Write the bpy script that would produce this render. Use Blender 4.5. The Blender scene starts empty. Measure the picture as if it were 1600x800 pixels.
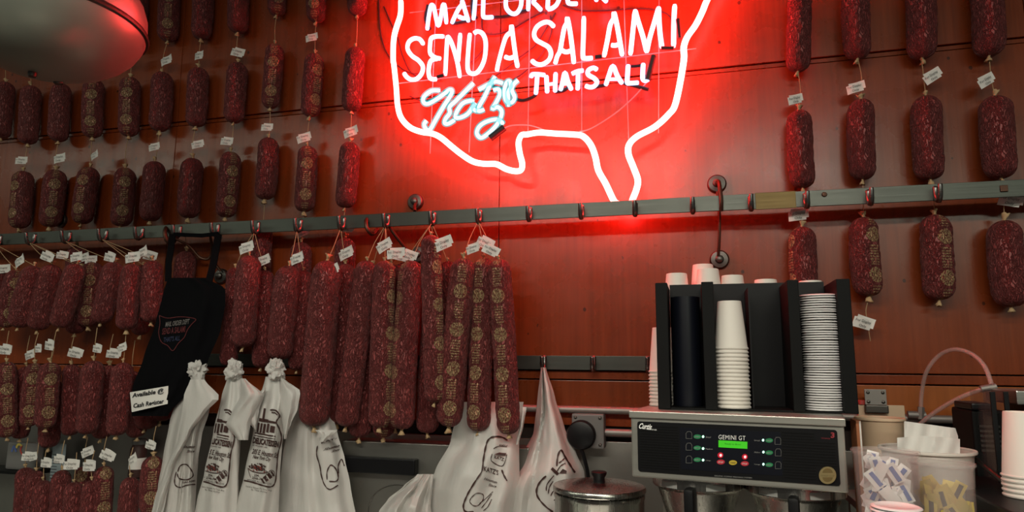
import bpy, bmesh, math, random
from mathutils import Vector, Matrix, noise
random.seed(7)
S = bpy.context.scene
COL = S.collection
PI = math.pi
# ------------------------------------------------------------------ camera
FPX, CX, CY = 1050.0, 800.0, 400.0
YAW, PITCH, ROLL = 0.2647937, 0.15433871, 0.00799983
CAM = Vector((0.0, -2.2, 1.55))
_F = Vector((-math.sin(YAW)*math.cos(PITCH), math.cos(YAW)*math.cos(PITCH), math.sin(PITCH)))
_r = _F.cross(Vector((0, 0, 1))).normalized(); _u = _r.cross(_F)
_R = _r*math.cos(ROLL)+_u*math.sin(ROLL); _U = -_r*math.sin(ROLL)+_u*math.cos(ROLL)
cd = bpy.data.cameras.new('camera'); cam = bpy.data.objects.new('camera', cd); COL.objects.link(cam)
cd.sensor_width = 36; cd.lens = FPX*36/1600; cd.clip_start = 0.05
cam.matrix_world = Matrix(((_R.x, _U.x, -_F.x, CAM.x), (_R.y, _U.y, -_F.y, CAM.y), (_R.z, _U.z, -_F.z, CAM.z), (0, 0, 0, 1)))
S.camera = cam
# ------------------------------------------------------------------ world, lamps, exposure
S.view_settings.view_transform = 'Standard'; S.view_settings.look = 'None'
S.view_settings.gamma = 1; S.view_settings.use_curve_mapping = False; S.view_settings.exposure = 0.0
w = bpy.data.worlds.new('world'); S.world = w; w.use_nodes = True
w.node_tree.nodes['Background'].inputs[0].default_value = (1.0, 0.93, 0.82, 1)
w.node_tree.nodes['Background'].inputs[1].default_value = 0.068
def area(name, loc, sx, sy, power, col, rot=(0, 0, 0)):
    l = bpy.data.lights.new(name, 'AREA'); l.shape = 'RECTANGLE'; l.size = sx; l.size_y = sy
    l.energy = power; l.color = col
    o = bpy.data.objects.new(name, l); COL.objects.link(o); o.location = loc; o.rotation_euler = rot
    return o
# rows of dining room ceiling fluorescents behind the camera, plus an added key light
area('fluorescent_or_key', (-4.4, -2.9, 3.3), 4.0, 0.30, 36, (0.93, 1.0, 0.80), (math.radians(10), 0, 0))
area('fluorescent_or_key', (2.8, -6.0, 3.2), 3.0, 0.35, 60, (0.93, 1.0, 0.80), (math.radians(20), 0, 0))
area('fluorescent_or_key', (-0.2, -2.9, 2.95), 2.6, 0.35, 86, (1.0, 0.94, 0.80), (math.radians(6), 0, 0))  # key light added to brighten bags, cups and machine more than the upper wall

def ray(px, py): return _F + _R*((px-CX)/FPX) - _U*((py-CY)/FPX)
def P(px, py, d=0.0):
    v = ray(px, py); return CAM + v*((-d-CAM.y)/v.y)
def PZ(px, py, z):
    v = ray(px, py); return CAM + v*((z-CAM.z)/v.z)
def mpp(pt): return (pt-CAM).dot(_F)/FPX      # metres per pixel at a point
# ------------------------------------------------------------------ materials
MATS = {}
def mat(name, col=(0.5, 0.5, 0.5), rough=0.5, metal=0.0, spec=0.5, emit=None, es=1.0, alpha=1.0):
    m = bpy.data.materials.new(name); m.use_nodes = True
    b = m.node_tree.nodes['Principled BSDF']
    b.inputs['Base Color'].default_value = (*col, 1); b.inputs['Roughness'].default_value = rough
    b.inputs['Metallic'].default_value = metal; b.inputs['Specular IOR Level'].default_value = spec
    if emit: b.inputs['Emission Color'].default_value = (*emit, 1); b.inputs['Emission Strength'].default_value = es
    if alpha < 1: b.inputs['Alpha'].default_value = alpha
    MATS[name] = m; return m
def N(m, t, **kw):
    n = m.node_tree.nodes.new(t)
    for k, v in kw.items(): setattr(n, k, v)
    return n
def L(m, a, b): m.node_tree.links.new(a, b)
def bsdf(m): return m.node_tree.nodes['Principled BSDF']
def coords(m, kind, scale):
    tc = N(m, 'ShaderNodeTexCoord'); mp = N(m, 'ShaderNodeMapping'); mp.inputs['Scale'].default_value = scale
    L(m, tc.outputs[kind], mp.inputs[0]); return mp.outputs[0]
def noisen(m, vec, scale, detail=3, rough=0.5):
    n = N(m, 'ShaderNodeTexNoise'); n.inputs['Scale'].default_value = scale; n.inputs['Detail'].default_value = detail
    n.inputs['Roughness'].default_value = rough
    if vec is not None: L(m, vec, n.inputs['Vector'])
    return n.outputs['Fac']
def ramp(m, fac, stops):
    r = N(m, 'ShaderNodeValToRGB'); e = r.color_ramp.elements
    while len(e) < len(stops): e.new(0.5)
    for k, (p, c) in enumerate(stops): e[k].position = p; e[k].color = (*c, 1) if len(c) == 3 else c
    L(m, fac, r.inputs[0]); return r.outputs[0]
def mixc(m, fac, a, b, blend='MIX'):
    n = N(m, 'ShaderNodeMix', data_type='RGBA', blend_type=blend)
    for k, v in ((0, fac), (6, a), (7, b)):
        if hasattr(v, 'node'): L(m, v, n.inputs[k])
        elif k == 0: n.inputs[0].default_value = v
        else: n.inputs[k].default_value = (*v, 1)
    return n.outputs[2]
def mth(m, op, a, b=None, c=None):
    n = N(m, 'ShaderNodeMath', operation=op)
    for k, v in enumerate((a, b, c)):
        if v is None: continue
        if hasattr(v, 'node'): L(m, v, n.inputs[k])
        else: n.inputs[k].default_value = v
    return n.outputs[0]
def bump(m, h, dist, strength=1.0):
    n = N(m, 'ShaderNodeBump'); n.inputs['Distance'].default_value = dist; n.inputs['Strength'].default_value = strength
    L(m, h, n.inputs['Height']); L(m, n.outputs[0], bsdf(m).inputs['Normal']); return n

def wood(name, a, b, c, rough):
    m = mat(name, b, rough, spec=0.4)
    g = noisen(m, coords(m, 'Object', (60, 60, 2.2)), 1.0, 5, 0.62)
    big = noisen(m, coords(m, 'Object', (1, 1, 0.8)), 2.1, 2)
    k = mth(m, 'ADD', mth(m, 'MULTIPLY', g, 0.55), mth(m, 'MULTIPLY', big, 0.45))
    col = ramp(m, k, [(0.30, a), (0.52, b), (0.75, c)])
    v = N(m, 'ShaderNodeTexVoronoi'); v.inputs['Scale'].default_value = 16; L(m, coords(m, 'Object', (1, 1, 0.8)), v.inputs['Vector'])
    n2 = noisen(m, coords(m, 'Object', (1, 1, 1)), 7.0, 1)
    spk = mth(m, 'MULTIPLY', mth(m, 'LESS_THAN', v.outputs['Distance'], 0.085), mth(m, 'GREATER_THAN', n2, 0.50))
    L(m, mixc(m, mth(m, 'MULTIPLY', spk, 0.75), col, (0.012, 0.005, 0.003)), bsdf(m).inputs['Base Color'])
    rg = noisen(m, coords(m, 'Object', (1, 1, 1)), 9.0, 4)
    L(m, mth(m, 'ADD', rough-0.07, mth(m, 'MULTIPLY', rg, 0.16)), bsdf(m).inputs['Roughness'])
    bump(m, g, 0.0009, 0.5)
    return m
wood('wood_panel', (0.135, 0.0230, 0.0048), (0.205, 0.0375, 0.0080), (0.265, 0.051, 0.0115), 0.27)
wood('wood_board', (0.24, 0.062, 0.011), (0.33, 0.090, 0.016), (0.41, 0.115, 0.022), 0.36)
mat('groove', (0.02, 0.008, 0.004), 0.6)

def steel(name, base, rough, sc=(3, 3, 260)):
    m = mat(name, base, rough, 1.0)
    g = noisen(m, coords(m, 'Object', sc), 1.0, 3)
    L(m, mth(m, 'ADD', rough-0.1, mth(m, 'MULTIPLY', g, 0.22)), bsdf(m).inputs['Roughness'])
    sm = noisen(m, coords(m, 'Object', (1, 1, 1)), 11.0, 3)
    L(m, mixc(m, mth(m, 'MULTIPLY', sm, 0.5), base, tuple(x*0.55 for x in base)), bsdf(m).inputs['Base Color'])
    bump(m, g, 0.0004, 0.25)
    return m
steel('steel_rail', (0.105, 0.11, 0.098), 0.42)
steel('steel_brushed', (0.50, 0.49, 0.46), 0.33)
steel('steel_machine', (0.50, 0.49, 0.44), 0.40, (2, 2, 120)); bsdf(MATS['steel_machine']).inputs['Metallic'].default_value = 0.75
steel('steel_dull', (0.36, 0.35, 0.32), 0.42, (5, 5, 5))
steel('steel_bowl', (0.36, 0.385, 0.32), 0.34, (5, 5, 5)); bsdf(MATS['steel_bowl']).inputs['Metallic'].default_value = 0.45
steel('steel_dark', (0.13, 0.12, 0.11), 0.42)
steel('steel_pot', (0.46, 0.45, 0.42), 0.24, (240, 240, 2))
steel('brass_plate', (0.17, 0.12, 0.055), 0.5)
steel('iron_rust', (0.13, 0.07, 0.05), 0.5)
steel('steel_hook', (0.24, 0.23, 0.22), 0.3)
steel('chrome', (0.75, 0.75, 0.75), 0.15)
mat('galvanised', (0.33, 0.31, 0.29), 0.55, 0.8)
mat('black_plastic', (0.006, 0.006, 0.007), 0.42, spec=0.25)
mat('black_matte', (0.005, 0.005, 0.005), 0.6, spec=0.15)
mat('navy_black', (0.005, 0.006, 0.011), 0.38, spec=0.3)
mat('cable_black', (0.012, 0.008, 0.010), 0.5)
mat('grey_box', (0.16, 0.155, 0.15), 0.55)
mat('paper', (0.80, 0.78, 0.74), 0.7)
mat('paper_cup', (0.82, 0.77, 0.70), 0.55)
mat('plastic_lid', (0.80, 0.78, 0.78), 0.35)
mat('ink', (0.02, 0.02, 0.022), 0.6)
mat('print_brown', (0.05, 0.018, 0.015), 0.6)
mat('print_red', (0.25, 0.03, 0.02), 0.6)
mat('string', (0.42, 0.28, 0.15), 0.8)
mat('tie', (0.50, 0.34, 0.18), 0.7)
mat('tub_beige', (0.72, 0.53, 0.36), 0.5)
mat('tub_white', (0.72, 0.66, 0.60), 0.4)
mat('packet_white', (0.82, 0.80, 0.78), 0.6)
mat('packet_blue', (0.10, 0.15, 0.38), 0.6)
mat('packet_yellow', (0.78, 0.60, 0.12), 0.6)
mat('packet_red', (0.45, 0.05, 0.04), 0.6)
mat('box_orange', (0.38, 0.13, 0.05), 0.6)
mat('pale_blue', (0.30, 0.36, 0.38), 0.5)
mat('text_white', (0.85, 0.85, 0.82), 0.5, emit=(0.8, 0.8, 0.75), es=0.08)
mat('text_grey', (0.30, 0.30, 0.285), 0.5)
mat('text_dim', (0.12, 0.12, 0.115), 0.5)
mat('led_green', (0.2, 0.9, 0.5), 0.3, emit=(0.55, 1.0, 0.75), es=2.0)
mat('led_red', (0.9, 0.1, 0.1), 0.3, emit=(1.0, 0.35, 0.35), es=2.2)
mat('lamp_ring_red', (0.30, 0.01, 0.02), 0.4, emit=(0.7, 0.01, 0.03), es=0.35)
mat('button_green', (0.02, 0.12, 0.05), 0.4, emit=(0.01, 0.35, 0.10), es=0.22)
mat('button_red', (0.55, 0.03, 0.05), 0.4)
mat('button_yellow', (0.60, 0.45, 0.05), 0.4)
mat('lcd', (0.05, 0.35, 0.02), 0.3, emit=(0.06, 0.75, 0.02), es=0.42)
mat('lcd_ink', (0.02, 0.10, 0.01), 0.5)
mat('medal', (0.62, 0.50, 0.24), 0.35, 0.8)
mat('medal_dark', (0.30, 0.22, 0.09), 0.4, 0.7)
mat('logo_red', (0.30, 0.03, 0.04), 0.5)
mat('apron_red', (0.09, 0.007, 0.009), 0.7)
mat('apron_blue', (0.015, 0.02, 0.06), 0.7)
mat('apron_white', (0.15, 0.135, 0.13), 0.7)
m = mat('apron', (0.0035, 0.0035, 0.0045), 0.9, spec=0.08)
bump(m, noisen(m, coords(m, 'Object', (1, 1, 1)), 900, 2), 0.0006, 0.6)
# poly bag: thin white plastic
m = mat('bag', (0.78, 0.76, 0.73), 0.42)
bsdf(m).inputs['Transmission Weight'].default_value = 0.0
t = N(m, 'ShaderNodeBsdfTranslucent'); t.inputs[0].default_value = (0.75, 0.74, 0.71, 1)
mx = N(m, 'ShaderNodeMixShader'); mx.inputs[0].default_value = 0.25
L(m, bsdf(m).outputs[0], mx.inputs[1]); L(m, t.outputs[0], mx.inputs[2])
L(m, mx.outputs[0], m.node_tree.nodes['Material Output'].inputs[0])
bump(m, noisen(m, coords(m, 'Object', (22, 22, 9)), 1.0, 4, 0.55), 0.008, 0.55)
def clear(name, col, tfac, rough=0.25):
    m = mat(name, col, rough)
    t = N(m, 'ShaderNodeBsdfTransparent'); mx = N(m, 'ShaderNodeMixShader'); mx.inputs[0].default_value = tfac
    L(m, bsdf(m).outputs[0], mx.inputs[1]); L(m, t.outputs[0], mx.inputs[2])
    L(m, mx.outputs[0], m.node_tree.nodes['Material Output'].inputs[0]); return m
clear('frosted', (0.60, 0.54, 0.52), 0.82)
clear('frosted_light', (0.62, 0.56, 0.53), 0.74)
clear('hose_clear', (0.55, 0.40, 0.37), 0.55)
clear('acrylic', (0.10, 0.09, 0.09), 0.72, 0.1)
def emis(name, rgb, s):
    m = bpy.data.materials.new(name); m.use_nodes = True; nt = m.node_tree; nt.nodes.clear()
    e = nt.nodes.new('ShaderNodeEmission'); e.inputs[0].default_value = (*rgb, 1); e.inputs[1].default_value = s
    o = nt.nodes.new('ShaderNodeOutputMaterial'); nt.links.new(e.outputs[0], o.inputs[0]); MATS[name] = m; return m
emis('neon_map', (1.0, 0.034, 0.030), 62.0)
emis('neon_red', (1.0, 0.032, 0.040), 50.0)
emis('neon_blue', (0.50, 0.62, 1.0), 2.4)
emis('neon_cyan_core', (0.85, 0.97, 1.0), 2.6)
m = bpy.data.materials.new('neon_sleeve'); m.use_nodes = True; MATS['neon_sleeve'] = m; nt = m.node_tree; nt.nodes.clear()
e = nt.nodes.new('ShaderNodeEmission'); e.inputs[0].default_value = (0.10, 0.75, 0.80, 1); e.inputs[1].default_value = 0.75
t = nt.nodes.new('ShaderNodeBsdfTransparent'); mx = nt.nodes.new('ShaderNodeMixShader'); mx.inputs[0].default_value = 0.45
o = nt.nodes.new('ShaderNodeOutputMaterial'); nt.links.new(e.outputs[0], mx.inputs[1]); nt.links.new(t.outputs[0], mx.inputs[2]); nt.links.new(mx.outputs[0], o.inputs[0])
clear('neon_wire', (0.75, 0.55, 0.6), 0.45, 0.2)
clear('dead_glass', (0.16, 0.06, 0.22), 0.30, 0.2)

# salami casing: uv in metres (u round the girth from the print centre, v along the length)
m = mat('salami_casing', (0.14, 0.03, 0.025), 0.46, spec=0.4)
uvn = N(m, 'ShaderNodeUVMap'); uvn.uv_map = 'UVMap'
mp = N(m, 'ShaderNodeMapping'); mp.inputs['Scale'].default_value = (150, 55, 1); L(m, uvn.outputs[0], mp.inputs[0])
mp2 = N(m, 'ShaderNodeMapping'); mp2.inputs['Scale'].default_value = (1, 1, 1); L(m, uvn.outputs[0], mp2.inputs[0])
oi = N(m, 'ShaderNodeObjectInfo')
at = N(m, 'ShaderNodeAttribute', attribute_type='OBJECT', attribute_name='printed')
an = N(m, 'ShaderNodeAttribute', attribute_type='OBJECT', attribute_name='pallor')
wr = N(m, 'ShaderNodeTexNoise'); wr.inputs['Scale'].default_value = 1.0; wr.inputs['Detail'].default_value = 3; wr.inputs['Distortion'].default_value = 1.1
L(m, mp.outputs[0], wr.inputs['Vector'])
ridge = mth(m, 'ABSOLUTE', mth(m, 'SUBTRACT', wr.outputs['Fac'], 0.5))
ridge = mth(m, 'MINIMUM', mth(m, 'MULTIPLY', ridge, 8.0), 1.0)
blot = noisen(m, mp2.outputs[0], 26, 4, 0.6)
fine = noisen(m, mp2.outputs[0], 230, 3, 0.6)
c1 = ramp(m, blot, [(0.30, (0.21, 0.038, 0.038)), (0.55, (0.31, 0.062, 0.060)), (0.80, (0.40, 0.100, 0.090))])
c2 = mixc(m, mth(m, 'MULTIPLY', mth(m, 'SUBTRACT', 1.0, ridge), 0.50), c1, (0.055, 0.0110, 0.0110))  # crease shade painted into the colour: wrinkle valleys darker than the crests
dust = mth(m, 'MULTIPLY', mth(m, 'MULTIPLY', ridge, mth(m, 'MINIMUM', mth(m, 'MAXIMUM', mth(m, 'MULTIPLY', mth(m, 'SUBTRACT', fine, 0.45), 5.0), 0.0), 1.0)), mth(m, 'ADD', 0.02, mth(m, 'MULTIPLY', an.outputs['Fac'], 0.22)))
c3 = mixc(m, dust, c2, (0.44, 0.31, 0.25))
# gold print: round seals and lines of lettering in a stripe along the casing
sx = N(m, 'ShaderNodeSeparateXYZ'); L(m, uvn.outputs[0], sx.inputs[0])
PER = 0.118
vm = mth(m, 'SUBTRACT', mth(m, 'MODULO', mth(m, 'ADD', sx.outputs[1], 10*PER), PER), PER*0.5)
au = mth(m, 'ABSOLUTE', sx.outputs[0])
rad = mth(m, 'SQRT', mth(m, 'ADD', mth(m, 'MULTIPLY', sx.outputs[0], sx.outputs[0]), mth(m, 'MULTIPLY', vm, vm)))
seal = mth(m, 'LESS_THAN', rad, 0.0225)
band = mth(m, 'MULTIPLY', mth(m, 'LESS_THAN', au, 0.0145), mth(m, 'GREATER_THAN', mth(m, 'ABSOLUTE', vm), 0.029))
lines = mth(m, 'GREATER_THAN', mth(m, 'SINE', mth(m, 'MULTIPLY', sx.outputs[1], 800)), -0.25)
mp3 = N(m, 'ShaderNodeMapping'); mp3.inputs['Scale'].default_value = (300, 170, 1); L(m, uvn.outputs[0], mp3.inputs[0])
brk = mth(m, 'GREATER_THAN', noisen(m, mp3.outputs[0], 1.0, 2), 0.47)
wear = mth(m, 'MULTIPLY', mth(m, 'GREATER_THAN', blot, 0.36), brk)
pm = mth(m, 'MAXIMUM', mth(m, 'MULTIPLY', seal, wear), mth(m, 'MULTIPLY', mth(m, 'MULTIPLY', band, lines), wear))
pm = mth(m, 'MULTIPLY', mth(m, 'MULTIPLY', pm, at.outputs['Fac']), 0.8)
c4 = mixc(m, pm, c3, (0.58, 0.42, 0.21))
L(m, c4, bsdf(m).inputs['Base Color'])
bump(m, ridge, 0.0075, 1.0)

# ------------------------------------------------------------------ mesh helpers
class MB:
    def __init__(s): s.v = []; s.f = []; s.uv = {}; s.smooth = True
    def quad_grid(s, fn, nu, nv):
        o = len(s.v)
        for j in range(nv+1):
            for i in range(nu+1): s.v.append(Vector(fn(i/nu, j/nv)))
        for j in range(nv):
            for i in range(nu):
                a = o+j*(nu+1)+i; s.f.append((a, a+1, a+nu+2, a+nu+1))
        return s
    def box(s, lo, hi, M=None, bev=0.0):
        lo = Vector(lo); hi = Vector(hi)
        bm = bmesh.new(); bmesh.ops.create_cube(bm, size=1)
        for v in bm.verts: v.co = Vector([(lo[k]+hi[k])/2+v.co[k]*(hi[k]-lo[k]) for k in range(3)])
        if bev > 0: bmesh.ops.bevel(bm, geom=list(bm.edges), offset=bev, segments=2, affect='EDGES', profile=0.6)
        s.add_bm(bm, M); return s
    def add_bm(s, bm, M=None):
        o = len(s.v); bm.verts.index_update()
        for v in bm.verts: s.v.append(M @ v.co if M else v.co.copy())
        for f in bm.faces: s.f.append(tuple(o+v.index for v in f.verts))
        bm.free()
    def tube(s, pts, r, n=8, cap=True):
        pts = [Vector(p) for p in pts]; o = len(s.v); k = len(pts)
        rs = r if isinstance(r, (list, tuple)) else [r]*k
        up = None
        for i, p in enumerate(pts):
            t = (pts[min(i+1, k-1)]-pts[max(i-1, 0)])
            if t.length < 1e-9: t = Vector((0, 0, 1))
            t.normalize()
            if up is None:
                a = Vector((0, 1, 0)) if abs(t.y) < 0.9 else Vector((1, 0, 0)); up = (a-t*a.dot(t)).normalized()
            else:
                up = up-t*up.dot(t)
                up = up.normalized() if up.length > 1e-6 else Vector((1, 0, 0))
            sd = t.cross(up)
            for j in range(n):
                g = 2*PI*j/n; s.v.append(p+(up*math.cos(g)+sd*math.sin(g))*rs[i])
        for i in range(k-1):
            for j in range(n):
                a = o+i*n+j; b = o+i*n+(j+1) % n; s.f.append((a, b, b+n, a+n))
        if cap:
            s.f.append(tuple(o+j for j in range(n))[::-1]); s.f.append(tuple(o+(k-1)*n+j for j in range(n)))
        return s
    def lathe(s, prof, center, n=32, axis=(0, 0, 1), xdir=None, cap=False):
        ax = Vector(axis).normalized(); c = Vector(center)
        x = Vector(xdir) if xdir else (Vector((1, 0, 0)) if abs(ax.x) < 0.9 else Vector((0, 1, 0)))
        x = (x-ax*x.dot(ax)).normalized(); y = ax.cross(x); o = len(s.v)
        for (r, h) in prof:
            for j in range(n):
                g = 2*PI*j/n; s.v.append(c+ax*h+(x*math.cos(g)+y*math.sin(g))*max(r, 1e-5))
        for i in range(len(prof)-1):
            for j in range(n):
                a = o+i*n+j; b = o+i*n+(j+1) % n; s.f.append((a, b, b+n, a+n))
        if cap:
            s.f.append(tuple(o+j for j in range(n))[::-1]); s.f.append(tuple(o+(len(prof)-1)*n+j for j in range(n)))
        return s
    def poly(s, pts):
        o = len(s.v); s.v += [Vector(p) for p in pts]; s.f.append(tuple(range(o, o+len(pts)))); return s
    def ribbon(s, pts, wdt, fn):
        o = len(s.v); k = len(pts)
        for i, p in enumerate(pts):
            a = pts[max(i-1, 0)]; b = pts[min(i+1, k-1)]
            tx, ty = b[0]-a[0], b[1]-a[1]; l = math.hypot(tx, ty) or 1
            ww = wdt(i) if callable(wdt) else wdt
            nx, ny = -ty/l*ww/2, tx/l*ww/2
            s.v.append(Vector(fn(p[0]+nx, p[1]+ny))); s.v.append(Vector(fn(p[0]-nx, p[1]-ny)))
        for i in range(k-1): s.f.append((o+2*i, o+2*i+1, o+2*i+3, o+2*i+2))
        return s
    def mesh(s, name, origin=Vector((0, 0, 0)), smooth=True):
        me = bpy.data.meshes.new(name); me.from_pydata([tuple(v-origin) for v in s.v], [], s.f)
        if smooth: me.polygons.foreach_set('use_smooth', [True]*len(me.polygons))
        me.update(); return me
def root_loc(o):
    while o.parent: o = o.parent
    return o.location.copy()
def link(name, me, material, parent=None):
    o = bpy.data.objects.new(name, me); COL.objects.link(o)
    if material and not me.materials: me.materials.append(MATS[material])
    if parent: o.parent = parent
    return o
def part(name, mb, material, parent=None, smooth=True, ang=None):
    org = root_loc(parent) if parent else Vector((0, 0, 0))
    me = mb.mesh(name, org, smooth)
    if smooth: me.set_sharp_from_angle(angle=math.radians(ang or 40))
    return link(name, me, material, parent)
def tag(o, label, cat, group=None):
    o['label'] = label; o['category'] = cat
    if group: o['group'] = group
    return o
def thing(name, loc, label, cat, group=None):
    o = bpy.data.objects.new(name, None); o.empty_display_size = 0.05; COL.objects.link(o); o.location = loc
    return tag(o, label, cat, group)
def single(name, mb, material, label, cat, group=None, smooth=True):
    org = sum(mb.v, Vector())/len(mb.v); org.z = min(v.z for v in mb.v)
    me = mb.mesh(name, org, smooth)
    if smooth: me.set_sharp_from_angle(angle=math.radians(40))
    o = link(name, me, material); o.location = org
    return tag(o, label, cat, group)
def struct(name, mb, material, smooth=False, parent=None):
    o = part(name, mb, material, parent, smooth)
    if not parent: o['kind'] = 'structure'
    return o
def catmull(pts, k=6):
    pts = [Vector(p) for p in pts]
    if len(pts) < 3: return pts
    out = []
    for i in range(len(pts)-1):
        p0 = pts[max(i-1, 0)]; p1 = pts[i]; p2 = pts[i+1]; p3 = pts[min(i+2, len(pts)-1)]
        for j in range(k):
            t = j/k; out.append(0.5*((2*p1)+(p2-p0)*t+(2*p0-5*p1+4*p2-p3)*t*t+(3*p1-p0-3*p2+p3)*t**3))
    out.append(pts[-1]); return out
def cat2(pts, k=6): return [(v.x, v.y) for v in catmull([(p[0], p[1], 0) for p in pts], k)]
_txt = {}
def text2d(s, shear=0.0, bold=0.0, space=1.0):
    key = (s, shear, bold, space)
    if key not in _txt:
        c = bpy.data.curves.new('lettering', 'FONT'); c.body = s; c.size = 1; c.shear = shear; c.offset = bold; c.resolution_u = 2
        c.space_character = space; c.align_x = 'LEFT'
        o = bpy.data.objects.new('lettering', c); me = bpy.data.meshes.new_from_object(o)
        vs = [(v.co.x, v.co.y) for v in me.vertices]; fs = [tuple(p.vertices) for p in me.polygons]
        bpy.data.objects.remove(o); bpy.data.meshes.remove(me); bpy.data.curves.remove(c)
        x0 = min(v[0] for v in vs); x1 = max(v[0] for v in vs); y0 = min(v[1] for v in vs); y1 = max(v[1] for v in vs)
        _txt[key] = ([((x-x0)/(x1-x0), (y-y0)/(y1-y0)) for x, y in vs], fs)
    return _txt[key]
def add_text(mb, s, o, a, b, fn, keep=None, **kw):
    """letters filling the box with lower left corner o, base vector a, height vector b (in the 2-d space of fn)"""
    vs, fs = text2d(s, **kw); k = len(mb.v); q = [(o[0]+x*a[0]+y*b[0], o[1]+x*a[1]+y*b[1]) for x, y in vs]
    mb.v += [Vector(fn(*p)) for p in q]
    for f in fs:
        if keep is None or all(keep(*q[i]) for i in f): mb.f.append(tuple(k+i for i in f))
ORD = ['first', 'second', 'third', 'fourth', 'fifth', 'sixth', 'seventh', 'eighth', 'ninth', 'tenth', 'eleventh', 'twelfth', 'thirteenth', 'fourteenth', 'fifteenth', 'sixteenth', 'seventeenth', 'eighteenth', 'nineteenth', 'twentieth']
def ordn(i):
    if i < 20: return ORD[i]
    t = ['twenty', 'thirty', 'forty', 'fifty'][(i+1)//10-2]; u = (i+1) % 10
    return (t[:-1]+'ieth') if u == 0 else t+'-'+ORD[u-1]

# ------------------------------------------------------------------ the room
ZS1 = 2.50; ZS2 = 1.512            # panel seams
ZBOARD = P(1470, 655).z            # lower edge of the wooden ledge board
wall = struct('wall_back', MB().box((-5.2, 0.03, 0), (3.2, 0.16, 4.2)), 'groove')
seams = [-5.2, -3.42, -2.03, -0.645, 0.98, 2.4, 3.2]
for k in range(len(seams)-1):
    a, b = seams[k]+0.0012, seams[k+1]-0.0012
    up_ = MB().box((a, 0, ZS1+0.013), (b, 0.034, 4.2), bev=0.0015)
    for v in up_.v: v.y -= 0.022*(v.z-ZS1-0.013)          # the upper sheets lean a little into the room
    part('panel', up_, 'wood_panel', wall, False)
    part('panel', MB().box((a, 0, ZS2+0.010), (b, 0.034, ZS1-0.008), bev=0.0015), 'wood_panel', wall, False)
    part('batten', MB().box((a, 0.005, ZS1-0.004), (b, 0.034, ZS1+0.009), bev=0.001), 'wood_panel', wall, False)
    part('batten', MB().box((a, 0.003, ZS2-0.020), (b, 0.034, ZS2+0.006), bev=0.002), 'wood_panel', wall, False)
XB = P(1180, 600).x
part('ledge_board', MB().box((XB, -0.012, ZBOARD), (3.2, 0.034, ZS2-0.024), bev=0.002), 'wood_board', wall, False)
part('ledge_board', MB().box((-5.2, 0.0, ZBOARD-0.05), (XB-0.002, 0.034, ZS2-0.024), bev=0.002), 'wood_panel', wall, False)
ZST = P(950, 690).z
part('backsplash', MB().box((-5.2, -0.004, 0.88), (3.2, 0.033, ZST), bev=0.001), 'steel_dull', wall, False)
floor = struct('floor', MB().box((-5.2, -7, -0.05), (3.2, 0.03, 0)), 'steel_dark')
cb = thing('back_counter', (-1.0, -0.4, 0), 'long steel back counter under the hanging salamis', 'counter')
part('worktop', MB().box((-5.0, -0.80, 0.84), (3.0, -0.006, 0.88), bev=0.004), 'steel_brushed', cb, False)
part('carcass', MB().box((-5.0, -0.74, 0.0), (3.0, -0.006, 0.838)), 'steel_dull', cb, False)

# ------------------------------------------------------------------ hook rails
DR = 0.115
ZRT = P(800, 323, DR).z; ZRB = P(800, 345, DR).z
xl, xj0, xj1, xr = P(-260, 380, DR).x, P(1180, 310, DR).x, P(1243, 306, DR).x, P(1900, 280, DR).x
rail = thing('hook_rail', P(800, 335, 0), 'long steel hook rail across the panelled wall', 'rail')
part('bar', MB().box((xl, -DR-0.003, ZRB), (xj0+0.01, -DR+0.003, ZRT), bev=0.001), 'steel_rail', rail, False)
part('bar', MB().box((xj1-0.03, -DR-0.003, ZRB), (xr, -DR+0.003, ZRT), bev=0.001), 'steel_rail', rail, False)
o = part('splice_plate', MB().box((xj0, -DR-0.006, ZRB-0.003), (xj1, -DR-0.0032, ZRT+0.001), bev=0.001), 'brass_plate', rail, False)
o['label'] = 'brownish splice plate'
zm = (ZRT+ZRB)/2
def hookmesh():
    pts = catmull([(0, -0.0035, 0.014), (0, -0.0045, -0.004), (0, -0.010, -0.020), (0, -0.022, -0.0285), (0, -0.034, -0.021), (0, -0.040, -0.004), (0, -0.0425, 0.014)], 4)
    n = len(pts); b = MB().tube(pts, [0.0086-0.0040*abs(i/(n-1)-0.35) for i in range(n)], 8)
    b.lathe([(0.0, -0.0008), (0.008, -0.0008), (0.008, 0.0014), (0.004, 0.003), (0, 0.0032)], (0, -0.003, 0.010), 10, (0, -1, 0))
    return b.mesh('hook')
HM = hookmesh(); HM.materials.append(MATS['steel_hook'])
HX = [-52, 3, 56, 111, 168, 224, 283, 342, 405, 471, 538.5, 607.5, 679, 751, 829, 909.7, 993, 1082, 1172, 1258, 1356, 1461, 1640]
def hookpt(px):     # resting point of a loop in a hook
    x = P(px, 372-0.0513*px, DR).x; return Vector((x, -DR-0.024, zm-0.024))
for hx in HX:
    o = link('hook', HM, None, rail); x = P(hx, 372-0.0513*hx, DR).x
    o.location = Vector((x, -DR, zm))-rail.location
part('bolt', MB().box((P(1567, 290, DR).x-0.009, -DR-0.008, zm-0.009), (P(1567, 290, DR).x+0.009, -DR-0.003, zm+0.009), bev=0.001), 'iron_rust', rail, False)
part('bolt', MB().lathe([(0, 0.006), (0.006, 0.005), (0.008, 0.0)], P(1288, 304, DR+0.003), 12, (0, -1, 0)), 'iron_rust', rail)
def flange(px, py, r=0.030):
    c = P(px, py, 0.0)
    part('wall_flange', MB().lathe([(r, 0.0), (r, 0.008), (r*0.86, 0.013), (r*0.45, 0.015), (r*0.40, 0.024), (r*0.18, 0.028), (0, 0.028)], c, 24, (0, -1, 0)), 'steel_dark', rail)
    return c
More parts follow.
